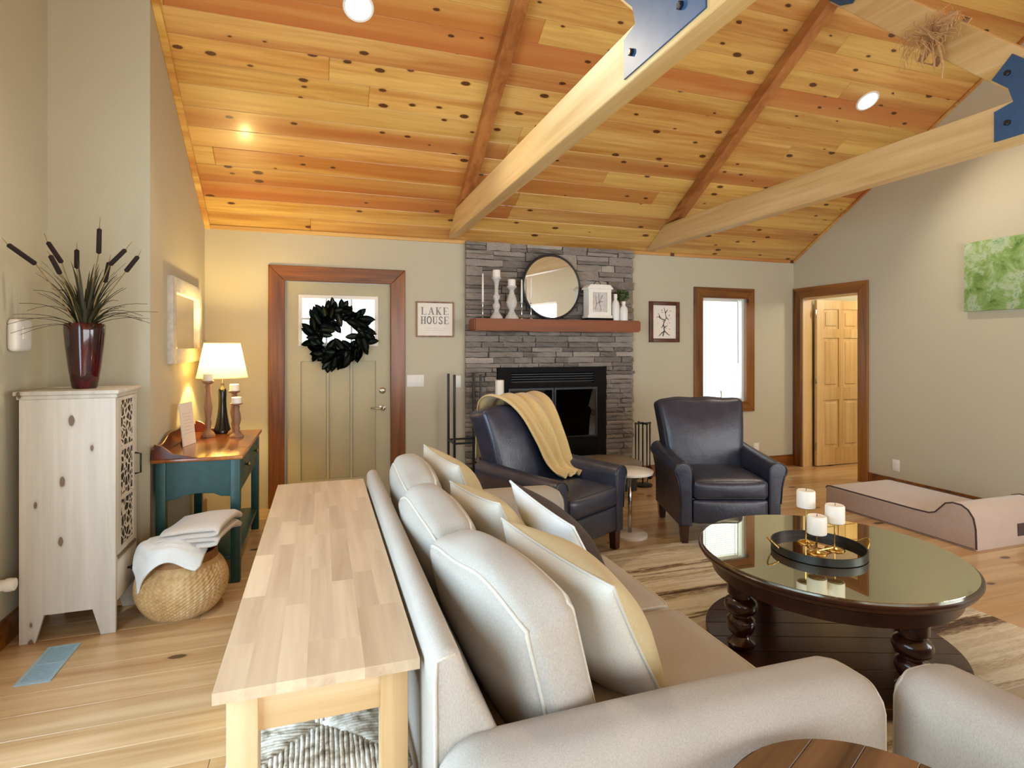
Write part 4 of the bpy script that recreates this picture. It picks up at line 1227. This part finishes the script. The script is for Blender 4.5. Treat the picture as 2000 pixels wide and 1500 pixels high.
for an in (-97, -7, 83, 173):
    obj('foot', lathe(nbm(), [(.03, 0), (.045, .008), (.045, .02)], 20), 'espresso_leg', cf, (.46 * math.cos(R(an)), .46 * math.sin(R(an)), 0), smooth=True, autos=50)
# tray with candles
ZT += .01
tr = thing('serving_tray', 'round mirrored tray with dark metal rim on the coffee table', 'tray', (2.215, 2.075, ZT + .001))
obj('mirror_base', lathe(nbm(), [(.196, 0), (.196, .005), (.01, .005)], 56), 'tray_mirror', tr, smooth=True, autos=30)
obj('rim_band', lathe(nbm(), [(.197, 0), (.203, 0), (.203, .034), (.197, .034), (.197, 0)], 56, cap=False), 'iron_black', tr, smooth=True, autos=30)
for s_ in (-1, 1):
    obj('handle', tube(nbm(), [(s_ * .203, -.045, .025)] + [(s_ * (.203 + .03 * math.sin(PI * i / 8)), -.045 + .09 * i / 8, .030 + .03 * math.sin(PI * i / 8)) for i in range(9)] + [(s_ * .203, .045, .025)], .004, 6), 'gold', tr, rot=(0, 0, R(-20)), smooth=True)
chd = thing('candle_holder', 'gold three branch pillar candle holder on the tray', 'candle holder', (2.225, 2.085, ZT + .006))
cpos = [(2.24, 2.17, .66), (2.29, 2.05, .616), (2.17, 2.04, .579)]
for (x, y, z) in cpos:
    X, Y = x - 2.225, y - 2.085; Z = z - (ZT + .006)
    obj('stem', tube(nbm(), [(X, Y, .004), (X, Y, Z - .005)], .0035, 8), 'gold', chd)
    obj('cup', lathe(nbm(), [(.012, Z - .008), (.034, Z - .004), (.036, Z - .0005), (.01, Z - .0005)], 24), 'brass_dark', chd, (X, Y, 0), smooth=True)
    obj('foot_leaf', lathe(nbm(), [(.045, 0), (.042, .006), (.02, .012), (.006, .016)], 9), 'gold', chd, (X, Y, 0), smooth=True)
for i in range(3):
    p, q = cpos[i], cpos[(i + 1) % 3]
    obj('link_bar', tube(nbm(), [(p[0] - 2.225, p[1] - 2.085, .012), (q[0] - 2.225, q[1] - 2.085, .012)], .003, 6), 'gold', chd)
for (x, y, z), lab in zip(cpos, ('tallest white candle on the coffee table tray', 'white candle at the right of the coffee table tray', 'lowest white candle on the coffee table tray')):
    c = thing('pillar_candle', lab, 'candle', (x, y, z + .0005), 0, 'candles on the tray')
    obj('wax_body', lathe(nbm(), [(.041, 0), (.042, .004), (.042, .076), (.038, .082), (.01, .078)], 28), 'wax', c, smooth=True, autos=50)
    obj('wick', tube(nbm(), [(0, 0, .076), (.002, 0, .09)], .0015, 5), 'print_dark', c)

# ------------------------------------------------------------------ leather recliners
def recliner(loc, rz, label):
    t_ = thing('recliner', label, 'armchair', loc, rz, 'leather recliners by the fireplace')
    bxo('frame', (-.285, .285, -.34, .30, .14, .33), 'navy_leather', t_, .015, 3)
    f = softmap((.545, .05, .175), .02, (0, .012, 0))
    obj('footrest_panel', softbox(f, 10), 'navy_leather', t_, (0, -.365, .235), smooth=True)
    f = softmap((.552, .60, .15), .045, (.0, .02, .022))
    c = obj('seat_cushion', softbox(f, 16), 'navy_leather', t_, (0, -.10, .395), smooth=True)
    obj('welt', welt(f, 1, -1, .004), 'navy_welt', c, smooth=True)
    for s_ in (-1, 1):
        sec = [(.278, .13), (.278, .53)] + [(.345 + .066 * math.cos(R(a)), .535 + .060 * math.sin(R(a))) for a in (180, 155, 130, 105, 80, 55, 30, 5, -20, -45)] + [(.375, .42), (.365, .30), (.365, .13)]
        bm = nbm()
        n = 10; rings = []
        for i in range(n + 1):
            s__ = i / n; y = -.385 + .72 * s__
            lift = .045 * s__ ** 1.5
            rings.append([bm.verts.new((s_ * x, y, z + lift * max(0, (z - .3) / .3))) for x, z in sec])
        for A, B in zip(rings, rings[1:]):
            for k in range(len(sec)): bm.faces.new((A[k], A[(k + 1) % len(sec)], B[(k + 1) % len(sec)], B[k]))
        bm.faces.new(rings[0]); bm.faces.new(rings[-1][::-1])
        bmesh.ops.recalc_face_normals(bm, faces=bm.faces[:])
        fr_ = [e for e in bm.edges if all(abs(v.co.y + .385) < 1e-5 for v in e.verts)]
        bmesh.ops.bevel(bm, geom=fr_, offset=.016, segments=3, affect='EDGES', profile=.6)
        ar = obj('arm', bm, 'navy_leather', t_, smooth=True, autos=50)
        obj('welt', tube(nbm(), [(s_ * x, -.384, z) for x, z in [(p[0] * .97 + .01, p[1] - .006) for p in sec[1:-1]]], .0045, 6), 'navy_welt', ar, smooth=True)
    def sg_(q, c):
        q = q.copy()
        tpr = 1 - .17 * (1 - c[2]) * .5
        q.x *= tpr + .02
        q.y += -.03 * math.cos(c[2] * 1.4) * (1 - c[0] ** 2) * (1 if c[1] < 0 else 0)
        q.y += .05 * max(0, c[2]) ** 2 * .6
        q.z += .012 * max(0, c[2]) * (1 - abs(c[0]) ** 3) + .004 * max(0, c[2]) * math.sin(9 * c[0])
        return q
    f = softmap((.715, .20, .62), .045, (.0, .02, .008), sg_)
    b = obj('backrest', softbox(f, 24), 'navy_leather', t_, (0, .285, .685), (R(-13), 0, 0), smooth=True)
    f2 = lambda p: f(p)
    obj('welt', tube(nbm(), [f((-1, -1, -1 + 2 * i / 16)) for i in range(17)] + [f((-1 + 2 * i / 16, -1, 1)) for i in range(1, 17)] + [f((1, -1, 1 - 2 * i / 16)) for i in range(1, 17)], .004, 6), 'navy_welt', b, smooth=True)
    bxo('rear_panel', (-.30, .30, .30, .37, .14, .55), 'navy_leather', t_, .02, 3)
    for x in (-.325, .325):
        for y in (-.335, .29):
            obj('leg', prism(nbm(), [(x - .022, 0), (x + .022, 0), (x + .034, .135), (x - .034, .135)], 1, y - .028, y + .028, .003, 1), 'espresso_leg', t_)
    return t_
recliner((1.535, 3.745, .008), R(28.3), 'navy leather recliner draped with a sand coloured throw')
recliner((2.94, 3.765, .008), R(-18.7), 'navy leather recliner beneath the narrow window')

# throw over the left recliner's back
tb = thing('throw_blanket', 'sand coloured knit throw over the left recliner back', 'blanket', (1.535, 3.745, .008), R(28.3))
path = [(.53, .60), (.535, .80), (.53, .93), (.50, 1.02), (.42, 1.055), (.33, 1.045), (.25, 1.0), (.185, .92), (.135, .82), (.095, .72), (.065, .62), (.04, .56), (-.01, .52), (-.08, .505)]
bm = nbm(); nw = 46; ns = 60; rg = random.Random(6)
def pl_(s_):
    n = len(path) - 1; t_ = s_ * n; i = min(n - 1, int(t_)); f_ = t_ - i
    p0, p1, p2, p3 = (Vector(path[max(0, min(n, j))]) for j in (i - 1, i, i + 1, i + 2))
    return 0.5 * ((2 * p1) + (p2 - p0) * f_ + (2 * p0 - 5 * p1 + 4 * p2 - p3) * f_ * f_ + (3 * p1 - p0 - 3 * p2 + p3) * f_ ** 3)
g = []
for i in range(ns + 1):
    s_ = i / ns; p = pl_(s_); q = pl_(min(1, s_ + .01)) - pl_(max(0, s_ - .01)); nrm = Vector((q.y, -q.x)).normalized()
    row = []
    for j in range(nw + 1):
        w_ = j / nw
        sl = max(0., min(1., (s_ - .28) / .6)); sl = sl * sl * (3 - 2 * sl)
        xa_ = -.21 + .25 * sl; xb_ = .335 - .01 * sl
        x = xa_ + .012 * math.sin(7 * s_) + w_ * (xb_ - xa_)
        fold = .017 * (math.sin(21 * w_ + 2.2 * s_) + .5 * math.sin(37 * w_ - 3 * s_ + 1)) * min(1, .35 + s_) + .014
        row.append(bm.verts.new((x + .008 * math.sin(15 * s_ + 9 * w_), p.x + nrm.x * fold, p.y + nrm.y * fold)))
    g.append(row)
for i in range(ns):
    for j in range(nw): bm.faces.new((g[i][j], g[i + 1][j], g[i + 1][j + 1], g[i][j + 1]))
o = obj('knit_cloth', bm, 'throw_sand', tb, smooth=True)
m_ = o.modifiers.new('thickness', 'SOLIDIFY'); m_.thickness = .008

# small round side table between the recliners
sd = thing('side_table', 'small round white side table between the recliners', 'table', (2.235, 3.83, 0))
obj('table_top', lathe(nbm(), [(.16, .475), (.175, .48), (.178, .495), (.172, .50), (.01, .50)], 48), 'marble_white', sd, smooth=True, autos=40)
obj('post', tube(nbm(), [(0, 0, .02), (0, 0, .48)], .016, 14), 'chrome', sd, smooth=True)
obj('base', lathe(nbm(), [(.135, 0), (.135, .016), (.128, .022), (.015, .026)], 40), 'marble_white', sd, smooth=True, autos=40)

# ------------------------------------------------------------------ pet bed by the right wall
pb = thing('pet_bed', 'dusty pink suede pet bed with bolster by the right wall', 'pet bed', (4.75, 3.385, 0))
pr = [(-.63, .0), (.63, .0), (.63, .155), (.615, .175), (.58, .18), (-.20, .178), (-.30, .182), (-.345, .20), (-.385, .245), (-.42, .285), (-.47, .302), (-.53, .30), (-.575, .275), (-.61, .225), (-.625, .15)]
bm = prism(nbm(), pr, 0, -.375, .375, .012, 3)
obj('foam_body', bm, 'suede_pink', pb, smooth=True, autos=40)
for s_ in (-1, 1):
    obj('piping', tube(nbm(), [(s_ * .37, y, z + .001) for y, z in pr[2:]] + [(s_ * .37, -.63, .01)], .006, 6), 'suede_dark', pb, smooth=True)
obj('zipper', tube(nbm(), [(-.372, -.62, .012), (-.372, .62, .012)], .004, 6), 'suede_dark', pb)
bxo('label_patch', (.07, .30, -.632, -.626, .06, .15), 'suede_dark', pb, rot=(R(0), 0, 0))

# ------------------------------------------------------------------ tall cabinet
cb = thing('tall_cabinet', 'tall whitewashed pine cabinet with carved door panels', 'cabinet', (-1.185, 3.525, 0))
def side_poly():
    return [(-.20, 0), (-.135, 0), (-.10, .13), (.10, .13), (.135, 0), (.20, 0), (.20, 1.185), (-.20, 1.185)]
for y in (-.172, .152):
    obj('side_panel', prism(nbm(), side_poly(), 1, y, y + .02, .002, 1), 'whitewash_pine', cb)
bxo('back_panel', (-.198, -.185, -.152, .152, .12, 1.18), 'whitewash_pine', cb)
bxo('bottom_panel', (-.185, .185, -.152, .152, .13, .15), 'whitewash_pine', cb)
bm = nbm(); box(bm, -.218, .218, -.19, .19, 1.205, 1.225, .004, 2); box(bm, -.208, .208, -.18, .18, 1.185, 1.205, .003, 1)
obj('cornice_top', bm, 'whitewash_pine', cb, smooth=True, autos=30)
dz = [(.925, 1.165), (.665, .905), (.41, .65)]
cdoor = obj('door', wall_grid(nbm(), 0, .188, .204, -.150, .150, .385, 1.183, [(-.105, .105, a, b) for a, b in dz]), 'whitewash_pine', cb)
for a, b in dz: bxo('carved_panel', (.190, .197, -.105, .105, a, b), 'carved_panel', cdoor)
obj('pull', tube(nbm(), [(.204, .125, .74), (.232, .125, .745), (.232, .125, .85), (.204, .125, .855)], .005, 6), 'iron_black', cdoor, smooth=True)
cdr = bxo('drawer', (.188, .204, -.150, .150, .155, .375), 'whitewash_pine', cb, .003)
obj('knob', lathe(nbm(), [(.006, 0), (.006, .012), (.014, .02), (.008, .028)], 12), 'iron_black', cdr, (.204, 0, .265), (0, R(90), 0), True)

# vase with cattails
vs_ = thing('vase', 'tall oxblood red glazed vase on the whitewashed cabinet', 'vase', (-1.172, 3.52, 1.225))
obj('body', lathe(nbm(), [(.050, 0), (.056, .008), (.070, .10), (.083, .22), (.089, .29), (.090, .33), (.086, .338), (.080, .33), (.074, .25), (.02, .24)], 40), 'oxblood_glaze', vs_, smooth=True, autos=60)
cp = thing('cattail_arrangement', 'dried cattails and grass blades standing in the red vase', 'plant', (-1.172, 3.52, 1.56))
ct_ = [((-0.177, -0.4, 0.366), (-0.168, -0.374, 0.343), (-0.105, -0.268, 0.271)), ((-0.13, -0.12, 0.445), (-0.119, -0.111, 0.404), (-0.068, -0.086, 0.303)), ((-0.079, -0.22, 0.343), (-0.072, -0.208, 0.325), (-0.049, -0.157, 0.239)), ((-0.028, -0.02, 0.42), (-0.028, -0.02, 0.386), (-0.028, -0.02, 0.285)), ((0.075, -0.02, 0.56), (0.071, -0.02, 0.501), (0.068, -0.02, 0.367)), ((0.24, -0.1, 0.427), (0.21, -0.092, 0.387), (0.132, -0.073, 0.304)), ((0.085, 0.1, 0.381), (0.081, 0.089, 0.34), (0.072, 0.056, 0.225)), ((0.261, -0.02, 0.399), (0.247, -0.02, 0.365), (0.188, -0.02, 0.278))]
for e, h1, h0 in ct_:
    e, h1, h0 = Vector(e), Vector(h1), Vector(h0); b = Vector((h0.x * .08, h0.y * .08, -.06)); mid = b.lerp(h0, .55) + Vector((-h0.x * .05, 0, .02))
    s0 = obj('cattail_stem', tube(nbm(), [b, b.lerp(mid, .5), mid, h0, h1, e], [.003, .003, .0028, .0025, .002, .001], 6), 'stem_tan', cp, smooth=True)
    d_ = (h1 - h0).normalized()
    obj('cattail_head', tube(nbm(), [h0, h0 + d_ * .006, h1 - d_ * .006, h1], [.004, .0115, .011, .004], 10), 'cattail_brown', s0, smooth=True)
rg = random.Random(12)
for k in range(86):
    a = rg.uniform(0, 2 * PI); L = rg.uniform(.08, .22); up = rg.uniform(.10, .27)
    ca, sa = math.cos(a), math.sin(a) * .7
    if k < 14: L = rg.uniform(.25, .33); up = rg.uniform(.08, .20); ca = 1 if k % 2 else -.72; sa = rg.uniform(-.45, -.1) if k % 2 else rg.uniform(-.8, -.45)
    if ca < 0: L = min(L, .26 / -ca)
    if sa * L > .22: sa = .22 / L
    bm = nbm(); n = 8; g = []
    for i in range(n + 1):
        s_ = i / n; r_ = .015 + L * s_ * (.55 + .45 * s_); z = -.04 + up * 1.9 * s_ - (up * .9 + (.10 if k < 8 else .03)) * s_ * s_ * (1.0 if L > .2 else .5)
        wd_ = .0082 * (1 - s_ ** 2) + .0006; t2 = Vector((-sa, ca, 0)).normalized() * wd_
        p = Vector((ca * r_, sa * r_, z)); g.append([bm.verts.new(p - t2), bm.verts.new(p + Vector((0, 0, -.002))), bm.verts.new(p + t2)])
    for i in range(n):
        for j in range(2): bm.faces.new((g[i][j], g[i + 1][j], g[i + 1][j + 1], g[i][j + 1]))
    obj('grass_blade', bm, 'blade_green', cp, smooth=True)

# ------------------------------------------------------------------ floor vent
fv = thing('floor_register', 'pale blue metal floor register beside the tall cabinet', 'vent', (-1.172, 3.115, .0))
bm = wall_grid(nbm(), 1, -.165, .165, -.066, .066, .0005, .006, []) if False else nbm()
for d in ((-.066, -.05, -.165, .165), (.05, .066, -.165, .165), (-.05, .05, -.165, -.148), (-.05, .05, .148, .165), (-.05, .05, -.006, .006)): box(bm, d[0], d[1], d[2], d[3], .0005, .006)
obj('frame', bm, 'vent_metal', fv)
bxo('damper', (-.05, .05, -.148, .148, .0005, .0015), 'vent_dark', fv)
for i in range(26):
    y = -.142 + i * .0113
    bm = nbm(); box(bm, -.05, .05, y - .003, y + .003, .002, .0045); obj('slat', bm, 'vent_metal', fv)

# ------------------------------------------------------------------ green side table
gt = thing('side_table', 'dark green side table with brown wood top by the entrance door', 'table', (-.70, 4.39, 0))
bxo('table_top', (-.245, .245, -.585, .585, .757, .78), 'table_top_wood', gt, .006, 3)
gal = [(-.585, .78), (.585, .78), (.585, .84)] + [(.585 - 1.17 * i / 24, .845 + .045 * math.sin(PI * i / 24) ** 2 + .010 * math.cos(2 * PI * 3 * i / 24)) for i in range(1, 24)] + [(-.585, .84)]
obj('back_gallery', prism(nbm(), gal, 0, -.243, -.228, .003, 1), 'mahogany', gt, smooth=True, autos=40)
for s_ in (-1, 1):
    obj('gallery_end', prism(nbm(), [(-.228, .78), (.0, .78), (-.06, .795), (-.13, .81), (-.19, .86), (-.228, .87)], 1, s_ * .578 - .007, s_ * .578 + .007, .002, 1), 'mahogany', gt, smooth=True, autos=40)
for x in (-.20, .20):
    for y in (-.535, .535): bxo('leg', (x - .027, x + .027, y - .027, y + .027, 0, .757), 'green_paint', gt, .003)
for y in (-.54, .54): 
    ap = [(-.175, .53), (-.12, .535), (-.08, .555), (0, .56), (.08, .555), (.12, .535), (.175, .53), (.175, .757), (-.175, .757)]
    obj('end_apron', prism(nbm(), ap, 1, y - .012, y + .012, .002, 1), 'green_paint', gt)
bxo('rear_apron', (-.215, -.195, -.51, .51, .53, .757), 'green_paint', gt)
bxo('front_rail', (.195, .213, -.51, .51, .53, .575), 'green_paint', gt)
for y0, y1 in ((-.505, -.01), (.01, .505)):
    dw = bxo('drawer', (.198, .222, y0, y1, .582, .748), 'green_paint', gt, .004)
    obj('knob', lathe(nbm(), [(.006, 0), (.007, .012), (.016, .02), (.010, .03)], 14), 'brass_dark', dw, (.222, (y0 + y1) / 2, .665), (0, R(90), 0), True)
bxo('lower_shelf', (-.215, .215, -.55, .55, .14, .165), 'green_paint', gt, .003)

# lamp
lp = thing('table_lamp', 'lit table lamp with cream shade and black base', 'lamp', (-.722, 4.84, .781))
obj('base', lathe(nbm(), [(.062, 0), (.064, .01), (.058, .03), (.046, .08), (.036, .14), (.030, .20), (.028, .26), (.030, .32), (.024, .345), (.012, .355), (.010, .38)], 28), 'black_ceramic', lp, smooth=True, autos=50)
obj('neck', tube(nbm(), [(0, 0, .375), (0, 0, .47)], .008, 10), 'brass_dark', lp)
obj('bulb', lathe(nbm(), [(.012, .47), (.028, .50), (.03, .525), (.02, .55), (.005, .556)], 16), 'lamp_lens', lp, smooth=True)
sm_ = obj('lamp_shade', lathe(nbm(), [(.178, .425), (.125, .69)], 48, cap=False), 'lamp_shade_cloth', lp, smooth=True)
obj('shade_rim', tube(nbm(), [(.178 * math.cos(2 * PI * i / 40), .178 * math.sin(2 * PI * i / 40), .425) for i in range(40)], .003, 6, closed=True), 'lamp_shade_cloth', sm_, smooth=True)
obj('shade_rim', tube(nbm(), [(.125 * math.cos(2 * PI * i / 40), .125 * math.sin(2 * PI * i / 40), .69) for i in range(40)], .003, 6, closed=True), 'lamp_shade_cloth', sm_, smooth=True)
obj('spider', tube(nbm(), [(-.124, 0, .68), (0, 0, .66), (.124, 0, .68)], .002, 6), 'brass_dark', lp)
d = bpy.data.lights.new('lamp_bulb', 'POINT'); d.energy = 36; d.color = (1, .74, .28); d.shadow_soft_size = .035
o = bpy.data.objects.new('lamp_bulb', d); C.objects.link(o); o.parent = lp; o.location = (0, 0, .60)

pa = [(.048, 0), (.048, .012), (.040, .03), (.022, .05), (.018, .07), (.024, .10), (.018, .13), (.022, .16), (.029, .21), (.024, .29), (.017, .34), (.022, .37), (.016, .385), (.040, .40), (.040, .412)]
def sc_(pr, k, kr=1): return [(r * kr, z * k) for r, z in pr]
candlestick(-.79, 4.665, .781, pa, .05, .034, 'tallest brown turned candlestick on the green table', 'turned_brown', 'brown candlesticks by the lamp')
candlestick(-.625, 4.735, .781, sc_(pa, .80), .05, .033, 'middle brown turned candlestick right behind the shortest one', 'turned_brown', 'brown candlesticks by the lamp')
candlestick(-.592, 4.60, .781, sc_(pa, .60, 1.05), .045, .034, 'shortest brown turned candlestick on the green table', 'turned_brown', 'brown candlesticks by the lamp')
cd = thing('standing_card', 'printed white card standing on the green table by the wall', 'card', (-.845, 4.33, .781), R(76))
bm = nbm(); box(bm, -.085, .085, -.004, .004, 0, .285); obj('board', bm, 'paper', cd, rot=(R(-6), 0, 0))
bm = nbm()
for i in range(7): box(bm, -.06 + .01 * (i % 2), .06 - .012 * (i % 3), -.0052, -.004, .08 + i * .022, .083 + i * .022)
obj('printed_lines', bm, 'wash_white', cd, rot=(R(-6), 0, 0))
bm = nbm(); prism(bm, [(.004, 0), (.06, 0), (.02, .2)], 0, -.003, .003); obj('easel_back', bm, 'mahogany', cd)

# ------------------------------------------------------------------ basket with blankets
bk = thing('wicker_basket', 'round woven wicker basket on the floor by the cabinet', 'basket', (-.725, 3.535, 0))
prof = []
for i in range(61):
    s_ = i / 60; z = .285 * s_
    r_ = .15 + .075 * math.sin(PI * min(1, s_ * 1.12)) ** .8 if s_ < .5 else .175 + .05 * math.sin(PI * min(1, s_ * 1.0)) ** .9
    prof.append((r_, z))
def ribs(i, seg, r, z): return 1 + .014 * math.sin(2 * PI * 45 * i / seg + (1.2 if int(z / .0095) % 2 else -1.2)) * (1 if .01 < z < .26 else 0)
def prf():
    out = []
    for i in range(61):
        s_ = i / 60; z = .29 * s_
        r_ = .145 + .082 * (math.sin(PI * (s_ * .92 + .02)) ** .75)
        r_ += .0018 * math.sin(2 * PI * 30 * s_)
        out.append((r_, z))
    return out
pf_ = prf()
bm = lathe(nbm(), pf_, 360, cap=False, mod=ribs)
bm.faces.new([bm.verts[i] for i in range(360)]) if False else None
obj('woven_body', bm, 'basket_weave', bk, smooth=True)
obj('bottom', lathe(nbm(), [(.14, .002), (.14, .008)], 40), 'basket_weave', bk)
rt = pf_[-1][0]
obj('rim_band', lathe(nbm(), [(rt + .012, .262), (rt + .006, .285), (rt + .004, .325), (rt - .004, .328), (rt - .008, .29), (rt - .004, .262)], 60, cap=False), 'basket_band', bk, smooth=True)
obj('handle_loop', tube(nbm(), [(rt * .62, -rt * .80, .33), (rt * .68, -rt * .86, .30), (rt * .66, -rt * .86, .25), (rt * .60, -rt * .86, .30), (rt * .62, -rt * .8, .33)], .005, 6), 'blanket_cream', bk, smooth=True)
# white blanket spilling over the front left
wb = thing('throw_blanket', 'white blanket spilling over the front of the wicker basket', 'blanket', (-.725, 3.535, .33))
bm = nbm(); n = 56; g = []; rg = random.Random(15)
for i in range(n + 1):
    row = []
    for j in range(n + 1):
        u_ = -.315 + .455 * i / n; v_ = -.285 + .485 * j / n
        r_ = math.hypot(u_, v_); a = math.atan2(v_, u_); R0 = .165
        bump = .030 * math.sin(9 * u_ + 3 * v_) * math.cos(7 * v_ - 2) + .012 * math.sin(23 * u_ - 9 * v_)
        top = .085 + bump - .25 * max(0, v_) * 0 + .03 * math.cos(3 * r_ / R0)
        if r_ < R0: x, y, z = u_, v_, top
        else:
            e = r_ - R0; rr2 = R0 + .055 * (1 - math.exp(-e * 14)) + e * .10 + .012 * math.sin(6 * a + 1) * min(1, e * 10)
            x, y, z = math.cos(a) * rr2, math.sin(a) * rr2, top - e * .93 * min(1, e * 12) - .01
        if x < -.215: x = -.215 - (x + .215) * 0
        row.append(bm.verts.new((x, y, z)))
    g.append(row)
for i in range(n):
    for j in range(n):
        # ragged outline: the near right corner stays inside the basket
        bm.faces.new((g[i][j], g[i + 1][j], g[i + 1][j + 1], g[i][j + 1]))
o = obj('cloth', bm, 'blanket_white', wb, smooth=True)
m_ = o.modifiers.new('thickness', 'SOLIDIFY'); m_.thickness = .012
# folded cream blanket on top right
fb = thing('folded_blanket', 'folded cream blanket lying on top of the wicker basket', 'blanket', (-.63, 3.56, .395), R(-12))
bm = nbm()
pth = [(-.16, 0), (.10, .004), (.135, .012), (.14, .026), (.12, .036), (-.15, .034), (-.165, .045), (-.15, .056), (.11, .058), (.14, .066), (.142, .08), (.12, .09), (-.14, .084)]
sm = []
for (a, b), (c, d) in zip(pth, pth[1:]):
    for k in range(4): sm.append((a + (c - a) * k / 4, b + (d - b) * k / 4))
sm.append(pth[-1]); g = []
for k in range(13):
    y = -.15 + .30 * k / 12
    g.append([bm.verts.new((x + .01 * math.sin(9 * y), y + .012 * math.sin(11 * x), z - .10 * max(0, -x) * 1.2 + .010 * math.sin(14 * y + 6 * x) - .5 * max(0, abs(y) - .11))) for x, z in sm])
for A, B in zip(g, g[1:]):
    for k in range(len(sm) - 1): bm.faces.new((A[k], A[k + 1], B[k + 1], B[k]))
o = obj('cloth', bm, 'blanket_cream', fb, smooth=True)
m_ = o.modifiers.new('thickness', 'SOLIDIFY'); m_.thickness = .011; m_.offset = 0
